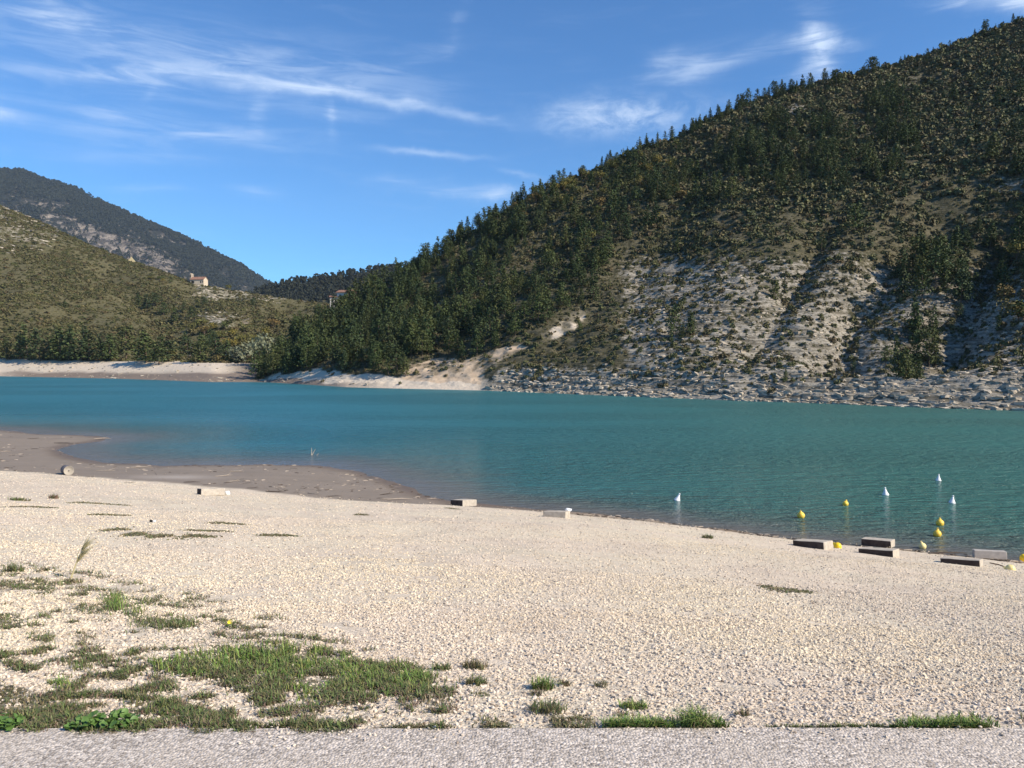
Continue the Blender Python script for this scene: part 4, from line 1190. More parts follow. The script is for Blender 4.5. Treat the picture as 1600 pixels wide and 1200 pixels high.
# small yellow ruin further left on the crest
P = hillL.find(205, 410)
ru = root('ruin', (P[0], P[1] + 2, P[2] - 1.0), R(12), 'small yellow stone ruin with broken gable beside bushes on the left crest', 'ruin')
bm_link('wall', prism([(-1.9, 0), (1.9, 0), (1.9, 2.7), (1.2, 3.3), (.5, 4.3), (-.2, 5.2), (-.6, 4.0), (-1.3, 3.7), (-1.9, 2.9)], -.45, .45), M_YEL, ru)
bm_link('side_wall', box_bm(1.3, 1.89, .46, 3.4, 0, 2.3), M_YEL, ru)
bm_link('opening', box_bm(-.45, .35, -.5, -.40, 1.2, 2.4), M_DARK, ru)

# house among the pines at the gap
P = hillF.find(530, 470)
hx, hz = at_y(532, 470, 300)
hs = 300 / F
def house(name, X0, Yb, w, h, label, rz, roofh, low):
    x, z = at_y(X0, Yb, 300)
    e = root(name, (x, 300, z - 6), rz, label, 'house')
    W = w * hs / 2; Hh = h * hs + 6
    bm_link('wall', box_bm(-W, W, -3, 3, 0, Hh), M_WHITE, e)
    r = prism([(-3.5, Hh - .1), (0, Hh + roofh), (3.5, Hh - .1), (3.5, Hh + .12), (0, Hh + roofh + .25), (-3.5, Hh + .12)], -W - .4, W + .4)
    for v in r.verts: v.co = Vector((v.co.y, v.co.x, v.co.z))
    bmesh.ops.recalc_face_normals(r, faces=r.faces[:])
    bm_link('roof', r, M_TILE, e)
    for q in (-.5, .35):
        bm_link('window', box_bm(W * q - .35, W * q + .35, -3.06, -2.95, Hh - 1.9, Hh - .8), M_DARK, e)
    return e
house('house', 541, 465, 20, 7, 'cream house with tiled roof half hidden by pines at the gap', R(-12), 1.0, 0)
house('outbuilding', 523, 470, 13, 5, 'low white outbuilding with tiled roof left of the house at the gap', R(10), .5, 0)

# ------------------------------------------------------------------ gravel stones near the road and over the beach
def tone_pebble(m):
    nb = NB(m.node_tree); b = m.node_tree.nodes['Principled BSDF']; old = b.inputs['Base Color'].links[0].from_socket
    p = pos_node(nb)
    t1 = nb.ramp(nb.noise(nb.mapping(p, scale=(1, .6, 1)), .32, 4, .6), .42, .62)
    c = nb.mix(1.0, old, nb.mix(t1, (0.93, 0.90, 0.90), (1.04, 1.0, 0.92)), 'MULTIPLY')
    t2 = nb.ramp(nb.noise(nb.mapping(p, scale=(.5, 1.3, 1)), 1.1, 4, .65), .55, .72, 0, .4)
    c = nb.mix(t2, c, nb.mix(1.0, c, (0.72, 0.66, 0.60), 'MULTIPLY'))
    nb.l.new(c, b.inputs['Base Color'])
M_PEB = mat_stone('pebble', (0.50, 0.425, 0.32), (0.78, 0.69, 0.56), (0.73, 0.63, 0.48), 0.85, sc=20)
M_PEB_D = mat_stone('dark_pebble', (0.20, 0.18, 0.16), (0.36, 0.32, 0.28), (0.30, 0.23, 0.17), 0.85, sc=20)
tone_pebble(M_PEB)
PEB_P = [proto('pebble_source', rock_mesh(500 + k, M_PEB, 2 if k < 3 else 1, (1, .8, .62), 0.14)) for k in range(7)] + [proto('pebble_source', rock_mesh(520, M_PEB_D, 1, (1, .8, .6), .2))]
def pebbles(y0, y1, per, smin, smax, amax=0.86):
    area = amax * (y1 ** 2 - y0 ** 2)
    n = int(area * per)
    y = np.sqrt(rng.uniform(y0 ** 2, y1 ** 2, n)); a = rng.uniform(-amax, amax, n); x = a * y
    t = t_beach(x, y)
    veg = soil_mask(x, y, ground_z(x, y, np.full(x.shape, 5.0)))
    k = (t < 1.005) & (fbm(x / .5, y / .5, 3, 160) > -0.55) & (rng.random(n) > veg * 0.9)
    x, y = x[k], y[k]
    sz = smin + (smax - smin) * rng.random(len(x)) ** 2.6
    return x, y, sz
parts = [pebbles(3.26, 6.5, 2700, .008, .026), pebbles(6.5, 10, 1000, .010, .030), pebbles(10, 18, 260, .012, .034), pebbles(18, 46, 30, .018, .050)]
x = np.concatenate([p[0] for p in parts]); y = np.concatenate([p[1] for p in parts]); sz = np.concatenate([p[2] for p in parts])
z = ground_z(x, y, np.full(x.shape, 5.0))
xe = rng.uniform(-4, 4, 900); ye = 3.29 - np.abs(rng.normal(0, .05, 900)) - .12 * rng.random(900) ** 4; k = fbm(xe / .3, xe * 0, 3, 165) > -.1; xe, ye = xe[k], ye[k]
x = np.concatenate([x, xe]); y = np.concatenate([y, ye]); z = np.concatenate([z, np.full(len(xe), 4.401)]); sz = np.concatenate([sz, .004 + .014 * rng.random(len(xe)) ** 2])
n = len(x); print('pebbles', n)
rr = rng.random(n)
idx = np.where(rr < .012, 0, rng.integers(0, 8, n))
gn_instances('gravel', np.stack([x, y, z + sz * .12], 1), rng.uniform(-.6, 6.2, (n, 3)) * np.array((.12, .12, 1)), np.stack([sz * rng.uniform(.9, 1.4, n), sz, sz * rng.uniform(.7, 1.1, n)], 1), idx, PEB_P, 'loose pale gravel covering the beach')

# ------------------------------------------------------------------ grass and ground plants
PAL = {'lush': [(0.10, 0.18, 0.035), (0.16, 0.25, 0.05), (0.21, 0.27, 0.065), (0.12, 0.17, 0.05), (0.25, 0.24, 0.08)],
       'green': [(0.08, 0.12, 0.035), (0.13, 0.17, 0.05), (0.18, 0.17, 0.07), (0.12, 0.10, 0.05)],
       'olive': [(0.13, 0.12, 0.05), (0.17, 0.15, 0.07), (0.10, 0.12, 0.045), (0.22, 0.17, 0.09), (0.12, 0.09, 0.05)],
       'dull': [(0.11, 0.13, 0.05), (0.17, 0.13, 0.075), (0.13, 0.14, 0.06), (0.20, 0.12, 0.09), (0.24, 0.19, 0.12)]}
m_, nb_, b_ = material('grass_blades', 0.6, 0.3)
nb_.l.new(nb_.attr('bcol').outputs['Color'], b_.inputs['Base Color'])
M_BLADE = m_
def blades(x, y, z, h, width, pal, lean=0.5, r=rng):
    n = len(x)
    a = r.random(n) * 6.283; ln = h * r.uniform(.45, 1.15, n); bend = r.uniform(.15, 1.0, n) * lean
    dx, dy = np.cos(a), np.sin(a); wx, wy = -dy, dx
    wd = width * r.uniform(.6, 1.3, n)
    B = np.stack([x, y, z - 0.005], 1)
    D = np.stack([dx, dy, 0 * dx], 1); W = np.stack([wx, wy, 0 * wx], 1); U = np.array((0, 0, 1.0))
    m1 = B + D * (ln * bend * .28)[:, None] + U * (ln * .55)[:, None]
    tip = B + D * (ln * bend)[:, None] + U * (ln * (1 - .38 * bend))[:, None]
    V = np.stack([B - W * wd[:, None] / 2, B + W * wd[:, None] / 2, m1 + W * wd[:, None] * .42, m1 - W * wd[:, None] * .42, tip + W * wd[:, None] * .08, tip - W * wd[:, None] * .08], 1).reshape(-1, 3)
    i = np.arange(n) * 6
    Fc = np.concatenate([np.stack([i, i + 1, i + 2, i + 3], 1), np.stack([i + 3, i + 2, i + 4, i + 5], 1)])
    c = np.array(PAL[pal])[r.integers(0, len(PAL[pal]), n)] * r.uniform(.8, 1.25, (n, 1))
    return V, Fc, np.repeat(c, 6, 0)
def blade_mesh(name, lst):
    V = []; Fc = []; C = []; o = 0
    for v, f, c in lst:
        V.append(v); Fc.append(f + o); C.append(c); o += len(v)
    me = mesh_np(name, np.concatenate(V), np.concatenate(Fc), [M_BLADE])
    C = np.concatenate(C); a = me.attributes.new('bcol', 'FLOAT_COLOR', 'POINT')
    a.data.foreach_set('color', np.concatenate([C, np.ones((len(C), 1))], 1).astype(np.float32).ravel())
    return me
def sample_poly(poly, n, rag=9):
    P = np.array(poly); lo = P.min(0); hi = P.max(0); X = []; Y = []
    while sum(map(len, X)) < n:
        a = rng.uniform(lo[0] - rag, hi[0] + rag, n * 2); b = rng.uniform(lo[1] - rag * .5, hi[1] + rag * .5, n * 2)
        k = inpoly(a + rng.normal(0, rag, n * 2), b + rng.normal(0, rag * .35, n * 2), poly) & (b < 1151)
        X.append(a[k]); Y.append(b[k])
    return np.concatenate(X)[:n], np.concatenate(Y)[:n]

grass, cover_ = [], []
VEG = [(p_, int(n_ * (0.8 if c_ == 'lush' else .75)), h_, c_) for p_, n_, h_, c_ in VEG]
for poly, n, h, pal in VEG:
    X, Y = sample_poly(poly, n)
    x, y, z = hit(X, Y)
    y = np.maximum(y, 3.30)
    # ragged edge and clumping
    PXb, PYb = project(x, y, z)
    din = seg_dist(PXb, PYb * 2.2, [(a_, b2 * 2.2) for a_, b2 in poly], True)
    thin = (max(q_[1] for q_ in poly) - min(q_[1] for q_ in poly)) < 26
    keep = din / 38.0 + 0.32 * thin + 0.75 * fbm(x / .12, y / .09, 3, 175) + 0.1 * rng.normal(size=len(x)) > (0.22 if pal == 'lush' else 0.18)
    x, y, z = x[keep], y[keep], z[keep]
    k = vnoise(x * 11, y * 14, 170) + 0.3 * rng.random(len(x)) > (0.54 if pal in ('lush',) else 0.52)
    x, y, z = x[k], y[k], z[k]
    cl = 0.55 + 0.8 * vnoise(x * 5, y * 5, 171)
    (grass if pal in ('lush', 'green') else cover_).append(blades(x, y, z, h * cl, 0.0048 if pal != 'olive' else 0.006, pal, 0.9 if pal != 'olive' else 1.5))
    if pal == 'lush':
        q = rng.random(len(x)) < .25
        grass.append(blades(x[q], y[q], z[q], h * .7 * cl[q], .006, 'olive', 1.3))
# broken small growth between the patches
X, Y = sample_poly(PATCHY, 90000, 12)
x, y, z = hit(X, Y)
q = 1.0 * fbm(x / .15, y / .11, 3, 181) + 0.45 * fbm(x / .9, y / .7, 2, 180) - 0.16 + 0.08 * rng.normal(size=len(x)) - 0.25 * sstep(620, 740, X)
k = q > 0.03
cover_.append(blades(x[k], y[k], z[k], 0.034, 0.0065, 'dull', 1.5))
k = q > 0.14
cover_.append(blades(x[k], y[k], z[k], 0.050, 0.0055, 'green', 1.1))
# flat dry growths on the upper beach
for (p0, p1) in FLATS_W:
    n = 420; t = rng.random(n) ** 1.4; c = rng.normal(0, 0.09, n) * (1.4 - t)
    x = p0[0] + (p1[0] - p0[0]) * t + rng.normal(0, .06, n); y = p0[1] + (p1[1] - p0[1]) * t + c * 1.3
    z = ground_z(x, y, np.full(n, 5.0))
    cover_.append(blades(x, y, z, 0.035, 0.03, 'olive', 2.2))
tag(link('grass', blade_mesh('grass', grass)), 'green grass patches growing through the gravel by the road', kind='stuff')
tag(link('ground_plants', blade_mesh('ground_plants', cover_)), 'low olive and reddish weeds between the gravel', kind='stuff')

def tuft(X, Y, hpx, wpx, pal, label, n=170, group=None, name='grass_tuft', mix='olive', lean=1.0):
    x, y, z = [float(c[0]) for c in hit(X, Y)]
    y = max(y, 3.31)
    s = y / F; r = np.random.default_rng(int(X * 7 + Y))
    ang = r.random(n) * 6.283; rad = wpx * s * 0.5 * r.random(n) ** .7
    bx, by = np.cos(ang) * rad, np.sin(ang) * rad * .8
    gz = ground_z(x + bx, y + by, np.full(n, 5.0)) - z
    h = hpx * s
    a = blades(bx[: n * 2 // 3], by[: n * 2 // 3], gz[: n * 2 // 3], h * 1.1, 0.0045 * max(1, y / 5), pal, lean, r)
    b = blades(bx[n * 2 // 3:], by[n * 2 // 3:], gz[n * 2 // 3:], h * .8, 0.0045 * max(1, y / 5), mix, lean * 1.4, r)
    return tag(link(name, blade_mesh(name, [a, b]), None, (x, y, z)), label, 'plant', group)
tuft(743, 1044, 17, 40, 'olive', 'brownish upper tuft of the two stacked tufts in mid gravel', 220)
tuft(744, 1069, 16, 34, 'green', 'grey green rosette tuft just below the brownish tuft in mid gravel', 220)
tuft(692, 1046, 13, 30, 'green', 'small dark tuft just right of the big grass patch', 150)
tuft(849, 1076, 22, 36, 'lush', 'round green tuft nearest left of a small brown weed', 260)
tuft(839, 1086, 12, 24, 'dull', 'short brown tuft touching the lower side of the round green tuft', 110)
tuft(882, 1071, 14, 20, 'dull', 'small reddish weed right of the round green tuft', 80)
tuft(938, 1073, 14, 26, 'olive', 'thin sprawling weed alone in the gravel above the wide tufts', 60, lean=1.6)
tuft(856, 1112, 20, 60, 'green', 'wide loose tuft with brown stems below the round green tuft', 260)
tuft(750, 1086, 9, 36, 'green', 'flat sparse sprig below the grey green rosette', 80)
tuft(990, 1106, 16, 44, 'lush', 'low dark green tuft above the long lush strip by the asphalt', 260)
tuft(975, 1117, 8, 36, 'dull', 'dark reddish mat just under the low dark green tuft', 110)
tuft(1086, 1136, 34, 46, 'lush', 'tallest bushy grass tuft standing at the asphalt edge', 420)
tuft(1126, 1146, 12, 16, 'lush', 'small green tuft right beside the tallest bushy tuft', 70)
tuft(1160, 1118, 14, 24, 'dull', 'brown weed with dark base right of the tallest bushy tuft', 90)
tuft(1105, 841, 7, 19, 'green', 'lone green tuft on the pale beach near the water', 160)
tuft(30, 782, 6, 32, 'green', 'low green clump lying furthest left on the upper beach', 160)
tuft(84, 779, 8, 14, 'dull', 'pinkish brown dry weed right of the leftmost green clump', 110)
tuft(660, 1062, 16, 40, 'lush', 'bright tuft at the right tip of the big grass patch', 240)
tuft(480, 1148, 18, 44, 'olive', 'brown and green tuft at the asphalt edge below the big patch', 220)
tuft(22, 893, 16, 30, 'green', 'dark green weed at the upper left corner of the weedy ground', 140)
tuft(70, 892, 9, 16, 'dull', 'small dark weed between the corner weed and the tall dry stalk', 60)

# yellow flower
m_, nb_, b_ = material('yellow_petals', 0.5, 0.3); b_.inputs['Base Color'].default_value = (0.85, 0.68, 0.02, 1); M_PETAL = m_
m_, nb_, b_ = material('green_stem', 0.7, 0.3); b_.inputs['Base Color'].default_value = (0.10, 0.15, 0.04, 1); M_STEM = m_
x, y, z = [float(c[0]) for c in hit(361, 980)]
fl = root('flower', (x, y, z), 0, 'single yellow flower in the weeds above the big grass patch', 'flower')
tv, tf = tube([(0, 0, 0), (.006, 0, .02), (.004, 0, .045)], [.002, .0016, .0014]); link('stem', mesh_np('stem', tv, tf, [M_STEM]), fl)
V = [(0.004, 0, .046)]; Fc = []
for k in range(14):
    a = k / 14 * 6.283; V += [(0.004 + .018 * math.cos(a - .16), .018 * math.sin(a - .16), .054), (0.004 + .020 * math.cos(a + .16), .020 * math.sin(a + .16), .052)]
    Fc.append((0, 1 + 2 * k, 2 + 2 * k))
pt = link('petals', mesh_np('petals', V, Fc, [M_PETAL]), fl); pt.rotation_euler = (R(28), 0, 0)
tv, tf = tube([(0, 0, .0), (-.03, .01, .008), (-.05, .01, .004)], [.004, .009, .001]); link('leaf', mesh_np('leaf', tv, tf, [M_STEM]), fl)
tv, tf = tube([(0, 0, .0), (.03, -.01, .008), (.055, -.02, .004)], [.004, .009, .001]); link('leaf', mesh_np('leaf', tv, tf, [M_STEM]), fl)

# tall dry stalk with feathery head
m_, nb_, b_ = material('dry_straw', 0.8, 0.2); nb_.l.new(nb_.mix(nb_.noise(pos_node(nb_), 30, 3), (0.34, 0.29, 0.14), (0.62, 0.55, 0.32)), b_.inputs['Base Color']); M_STRAW = m_
x, y, z = [float(c[0]) for c in hit(111, 903)]
s = y / F
stl = root('dry_stalk', (x, y, z), 0, 'tall dry weed stalk with feathery straw head leaning right', 'plant')
tv, tf = tube([(0, 0, 0), (5 * s, 0, 14 * s), (11 * s, 0, 30 * s), (20 * s, 0, 46 * s)], [.010, .008, .006, .004]); link('stem', mesh_np('stem', tv, tf, [M_STRAW]), stl)
r = np.random.default_rng(5); parts = []
for k in range(64):
    t = r.uniform(.28, 1); b0 = np.array((5 * s + 17 * s * t, 0, 14 * s + 34 * s * t))
    L = r.uniform(12, 30) * s; an = r.uniform(-.20, .62)
    d = np.array((math.sin(an + .35), r.normal(0, .25), math.cos(an + .35)))
    parts.append(tube([b0, b0 + d * L * .5, b0 + d * L + np.array((.15 * L, 0, -.03 * L))], [.0028, .0034, .0008], 3))
tv, tf = merge(parts); link('seed_head', mesh_np('seed_head', tv, tf, [M_STRAW]), stl)
tuft(112, 910, 9, 34, 'olive', 'brownish weeds round the foot of the tall dry stalk', 150)
for (xx, yy_, hp) in ((94, 916, 26),):
    x, y, z = [float(c[0]) for c in hit(xx, yy_)]; s = y / F
    e = tag(link('dry_weed', mesh_np('dry_weed', *tube([(0, 0, 0), (0, 0, hp * s * .6), (-2 * s, 0, hp * s)], [.003, .002, .001], 4), [M_STRAW]), None, (x, y, z)), 'thin brown dry stem just left of the tall dry stalk', 'plant')

# broad-leaved weeds at the asphalt edge, lower left: every leaf its own part
M_BLEAF = simple_mat('broad_weed_leaf', (0.07, 0.135, 0.028), (0.115, 0.20, 0.045), 0.55, 0.35, 40)
def leaf_mesh(seed):
    r = random.Random(seed); V = [(0, 0, 0)]; n = 10
    for k in range(n):
        a = -math.pi * .82 + 2 * math.pi * .82 * k / (n - 1)
        V.append((0.5 + .52 * math.cos(a) * r.uniform(.9, 1.1), .5 * math.sin(a) * r.uniform(.9, 1.1), .10 * abs(math.sin(a)) + r.uniform(-.03, .05)))
    V.append((.5, 0, -.02))
    return mesh_np('leaf', V, [(11, k, k + 1) for k in range(1, n)] + [(11, n, 0), (11, 0, 1)], [M_BLEAF], True)
LEAVES = [leaf_mesh(600 + k) for k in range(4)]
def leafy(X0, X1, Y0, n, label):
    xc, yc, zc = [float(c[0]) for c in hit((X0 + X1) / 2, Y0)]
    e = root('leafy_weed', (xc, yc, zc), 0, label, 'plant')
    half = (X1 - X0) / 2 * yc / F
    for k in range(n):
        o = link('leaf', LEAVES[k % 4], e)
        u = random.uniform(-1, 1)
        o.location = (half * u, random.uniform(-.03, .075), random.uniform(.012, .05) * (1 - .5 * abs(u)))
        o.rotation_euler = (random.gauss(0, .4), random.uniform(-.7, .1), random.random() * 6.28)
        s = random.uniform(.016, .034); o.scale = (s, s, s)
    return e
leafy(105, 212, 1141, 240, 'bright broad leaved weed spilling along the asphalt edge')
leafy(-25, 24, 1143, 110, 'bright leafy weed in the lower left corner by the asphalt')

# ------------------------------------------------------------------ things on the beach and in the water
M_CONC = simple_mat('concrete', (0.38, 0.33, 0.265), (0.50, 0.445, 0.365), 0.9, 0.2, 9)
M_SHADE_GRIME = simple_mat('shaded_grimy_concrete', (0.045, 0.034, 0.030), (0.085, 0.065, 0.055), 0.9, 0.15, 7)  # grime plus the shade of the left face, both put into the colour
M_GREYC = simple_mat('weathered_concrete', (0.36, 0.33, 0.29), (0.46, 0.42, 0.37), 0.9, 0.15, 7)
def concrete_block(cx, cy, w1, w2, hp, th, label, shade_grime=True, mat=None):
    """front bottom corner at pixel (cx, cy); visible widths of the left and right faces in photo px"""
    x, y, z = [float(c[0]) for c in hit(cx, cy)]
    s = y / F; th = R(th)
    L = w1 * s / math.cos(th); W = max(w2 * s / math.sin(th), .25); H = hp * s + .06
    bm = box_bm(-L, 0, 0, W, 0, H)
    bmesh.ops.bevel(bm, geom=bm.edges[:], offset=.012, segments=1, affect='EDGES')
    bmesh.ops.subdivide_edges(bm, edges=[e for e in bm.edges if e.calc_length() > .25], cuts=3, use_grid_fill=True)
    rr = random.Random(cx)
    for v in bm.verts: v.co += Vector((rr.gauss(0, .004), rr.gauss(0, .004), rr.gauss(0, .003)))
    bm.normal_update()
    if shade_grime:  # left face takes the concrete with painted-in shade and grime
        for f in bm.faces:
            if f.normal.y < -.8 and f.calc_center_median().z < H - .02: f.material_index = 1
    o = bm_link('concrete_block', bm, [mat or M_CONC, M_SHADE_GRIME])
    g_ = [float(ground_z(np.array([x]), np.array([y + d]), np.array([5.0]))[0]) for d in (-1.2, 0.0)]
    M = Matrix.Rotation(max(-.20, math.atan((g_[1] - g_[0]) / 1.2)) * .9, 4, 'X') @ Matrix.Rotation(-th, 4, 'Z')
    o.rotation_euler = M.to_euler()
    o.location = (x, y, z - .03)
    return tag(o, label, 'concrete block', 'concrete mooring blocks on the beach')
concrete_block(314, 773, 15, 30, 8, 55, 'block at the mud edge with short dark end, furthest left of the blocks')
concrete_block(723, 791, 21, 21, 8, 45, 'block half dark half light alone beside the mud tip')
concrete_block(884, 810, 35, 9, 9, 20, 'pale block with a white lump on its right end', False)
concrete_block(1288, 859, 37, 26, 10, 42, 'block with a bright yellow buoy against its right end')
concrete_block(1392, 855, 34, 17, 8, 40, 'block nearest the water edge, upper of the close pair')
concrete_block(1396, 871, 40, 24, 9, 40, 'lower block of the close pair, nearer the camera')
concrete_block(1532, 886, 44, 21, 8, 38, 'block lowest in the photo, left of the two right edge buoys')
concrete_block(1574, 873, 42, 6, 9, 20, 'grey weathered block at the waterline, furthest right of the blocks', False, M_GREYC)

M_WHITEP = simple_mat('white_plastic', (0.82, 0.82, 0.80), (0.74, 0.75, 0.74), 0.45, 0.5, 12)
M_YELP = simple_mat('yellow_plastic', (0.90, 0.60, 0.06), (0.80, 0.54, 0.07), 0.45, 0.5, 12)
M_YELB = simple_mat('bright_yellow_plastic', (0.95, 0.64, 0.01), (0.90, 0.58, 0.01), 0.4, 0.5, 12)
M_YELW = simple_mat('faded_yellow_plastic', (0.88, 0.74, 0.32), (0.78, 0.64, 0.27), 0.5, 0.5, 12)
M_ROPE = simple_mat('dark_rope', (0.03, 0.03, 0.03))
def lathe(prof, k=20):
    V = []; Fc = []
    for rr_, zz in prof:
        for j in range(k):
            a = 6.28318 * j / k; V.append((rr_ * math.cos(a), rr_ * math.sin(a), zz))
    for q in range(len(prof) - 1):
        for j in range(k):
            a = q * k + j; b = q * k + (j + 1) % k; Fc.append((a, b, b + k, a + k))
    return np.array(V), np.array(Fc)
def lathe_obj(name, prof, mat, parent, k=20):
    v, f = lathe(prof, k); return link(name, mesh_np(name, v, f, [mat], True), parent)
def torus_obj(name, R0, r0, mat, parent, loc, rot=(0, 0, 0)):
    V = []; Fc = []; A, B = 14, 6
    for i in range(A):
        for j in range(B):
            a = 6.28318 * i / A; b = 6.28318 * j / B
            V.append(((R0 + r0 * math.cos(b)) * math.cos(a), (R0 + r0 * math.cos(b)) * math.sin(a), r0 * math.sin(b)))
            Fc.append((i * B + j, ((i + 1) % A) * B + j, ((i + 1) % A) * B + (j + 1) % B, i * B + (j + 1) % B))
    o = link(name, mesh_np(name, V, Fc, [mat], True), parent); o.location = loc; o.rotation_euler = rot; return o
def yellow_buoy(X, Y, d, mat, label, land=False, tilt=(0, 0)):
    if land: x, y, z = [float(c[0]) for c in hit(X, Y)]
    else:
        x, y = [float(c) for c in at_z(X, Y, 0.0)]; z = 0.0
    r0 = d * y / F / 2
    e = root('yellow_buoy', (x, y, z - (0 if land else r0 * .35)), 0, label, 'buoy', 'yellow round buoys')
    e.rotation_euler = (tilt[0], tilt[1], random.random() * 6)
    prof = [(0.001, 0)] + [(r0 * math.sin(t) * (1 if t < 1.9 else 1), r0 - r0 * math.cos(t)) for t in np.linspace(.15, 2.65, 14)] + [(r0 * .34, r0 * 2.0), (r0 * .30, r0 * 2.22), (r0 * .12, r0 * 2.28), (.001, r0 * 2.28)]
    b = lathe_obj('float', prof, mat, e)
    torus_obj('lifting_eye', r0 * .2, r0 * .06, mat, e, (0, 0, r0 * 2.36), (R(90), 0, 0))
    torus_obj('seam', r0 * 1.0, r0 * .05, mat, e, (0, 0, r0))
    lathe_obj('mooring_eye', [(r0 * .2, 0.02 * r0), (r0 * .22, -r0 * .12), (.001, -r0 * .16)], mat, e, 10)
    return e, x, y, r0
yellow_buoy(1252, 809, 11.5, M_YELP, 'yellow buoy floating furthest left of the yellow ones', tilt=(.1, .1))
yellow_buoy(1320, 790, 9, M_YELP, 'small yellow buoy floating furthest out, between two white buoys', tilt=(.1, -.3))
yellow_buoy(1469, 821, 11.5, M_YELP, 'upper yellow buoy of the close floating pair', tilt=(0, .15))
yellow_buoy(1464, 838, 12, M_YELP, 'lower yellow buoy of the close floating pair', tilt=(.1, -.1))
yellow_buoy(1443, 857, 11, M_YELW, 'pale yellow buoy in the shallows just below the floating pair', tilt=(.2, .2))
yb = yellow_buoy(1314, 857, 12, M_YELB, 'bright yellow buoy lying on the beach against a concrete block', True, (1.0, .3))
yellow_buoy(1594, 874, 12, M_YELB, 'yellow buoy at the waterline by the right edge, upper of two', True, (.9, .8))
yellow_buoy(1586, 891, 14, M_YELW, 'large faded yellow buoy lying on gravel at the right edge', True, (1.2, -.9))

def white_buoy(X, Y, hpx, label, tilt):
    x, y = [float(c) for c in at_z(X, Y, 0.0)]
    h = hpx * y / F
    e = root('white_buoy', (x, y, -h * .18), 0, label, 'buoy', 'white cone buoys')
    e.rotation_euler = (tilt[0], tilt[1], 0)
    lathe_obj('float', [(.001, 0), (h * .22, .0), (h * .36, h * .10), (h * .40, h * .22), (h * .36, h * .33), (h * .22, h * .62), (h * .13, h * .86), (h * .12, h * .96), (.001, h * .97)], M_WHITEP, e)
    lathe_obj('cap', [(h * .06, h * .96), (h * .06, h * 1.02), (h * .12, h * 1.05), (h * .12, h * 1.12), (h * .05, h * 1.17), (.001, h * 1.17)], M_WHITEP, e, 12)
    torus_obj('ring', h * .385, h * .03, M_WHITEP, e, (0, 0, h * .24))
    return e
white_buoy(1057, 782, 12.5, 'white cone buoy alone far left of all the other buoys', (.05, .35))
white_buoy(1384, 773.5, 12.5, 'white cone buoy floating left of the two other right hand ones', (0, -.1))
white_buoy(1466, 751, 10.5, 'white cone buoy furthest out on the water', (.0, .05))
white_buoy(1487, 786, 12.5, 'white cone buoy floating nearest the right edge', (.05, .12))

# rope from the beached bright buoy
x, y, z = [float(c[0]) for c in hit(1300, 853)]; s = y / F
tag(link('rope', mesh_np('rope', *tube([(-3 * s, 0, .03), (0, .1, 7 * s), (5 * s, .1, 8 * s), (9 * s, 0, 3 * s), (11 * s, 0, .02)], [.012] * 5, 5), [M_ROPE], True), None, (x, y, z)), 'black rope arching beside the bright yellow beached buoy', 'rope')
x, y, z = [float(c[0]) for c in hit(1277, 846)]; s = y / F
tag(link('rope', mesh_np('rope', *tube([(-9 * s, .1, .0), (-4 * s, 0, .05), (0, .1, .02), (5 * s, 0, .04), (9 * s, .2, .0)], [.02] * 5, 5), [M_ROPE], True), None, (x, y, z + .02)), 'black rope lying behind the block with the beached buoy', 'rope')
x, y, z = [float(c[0]) for c in hit(1560, 884)]; s = y / F
tag(link('chain', mesh_np('chain', *tube([(-6 * s, .2, .02), (0, 0, .03), (3 * s, -.15, .02), (5 * s, -.4, .02)], [.014] * 4, 5), [simple_mat('rusty_iron', (.12, .06, .035))], True), None, (x, y, z)), 'short rusty chain lying beside the lowest block', 'chain')

# white lumps: on the pale block, beside the left block, and litter
def lump(X, Y, wpx, hpx, label, name, cat, mat=M_WHITEP, lift=0.0, seed=1):
    x, y, z = [float(c[0]) for c in hit(X, Y)]; s = y / F
    me = rock_mesh(seed, mat, 2, (1, .7, 1), .22)
    o = link(name, me, None, (x, y, z + hpx * s * .4 + lift)); o.scale = (wpx * s, wpx * s, hpx * s)
    return tag(o, label, cat)
lump(888, 806, 10, 6, 'crumpled white plastic resting on the right end of a pale block', 'plastic_scrap', 'litter', lift=.16, seed=3)
lump(355, 774, 8, 8, 'small white canister beside the leftmost concrete block', 'white_canister', 'litter', seed=4)
lump(236, 816, 5, 5, 'small dark and white scrap of litter on the left gravel', 'litter_scrap', 'litter', M_ROPE, seed=5)
lump(241, 816, 6, 4, 'white scrap of litter beside the dark one on left gravel', 'litter_scrap', 'litter', M_WHITEP, seed=6)

# drum lying on the mud
x, y, z = [float(c[0]) for c in hit(105, 741)]; s = y / F
r0 = 7.2 * s
dr = root('drum', (x, y, z + r0 * .92), R(46), 'grey metal drum lying on its side with pale round end', 'drum')
M_DRUM = simple_mat('drum_metal', (0.10, 0.095, 0.11), (0.17, 0.15, 0.15), 0.6, 0.4, 5); M_END = simple_mat('drum_end', (0.42, 0.37, 0.30), (0.33, 0.29, 0.23), 0.8, .2, 6)
Ld = r0 * 2.3
b = lathe_obj('body', [(r0, -Ld / 2), (r0 * 1.04, -Ld / 2 + .01), (r0, -Ld / 2 + .03), (r0, -Ld * .12), (r0 * 1.04, -Ld * .1), (r0, -Ld * .08), (r0, Ld * .14), (r0 * 1.04, Ld * .16), (r0, Ld * .18), (r0, Ld / 2), (.001, Ld / 2)], M_DRUM, dr, 24); b.rotation_euler = (R(-90), 0, 0)
e = lathe_obj('end_plate', [(.001, -Ld / 2 + .012), (r0 * .15, -Ld / 2 + .012), (r0 * .93, -Ld / 2 + .01), (r0 * .96, -Ld / 2 - .01), (r0 * 1.02, -Ld / 2 - .004)], M_END, dr, 24); e.rotation_euler = (R(-90), 0, 0)
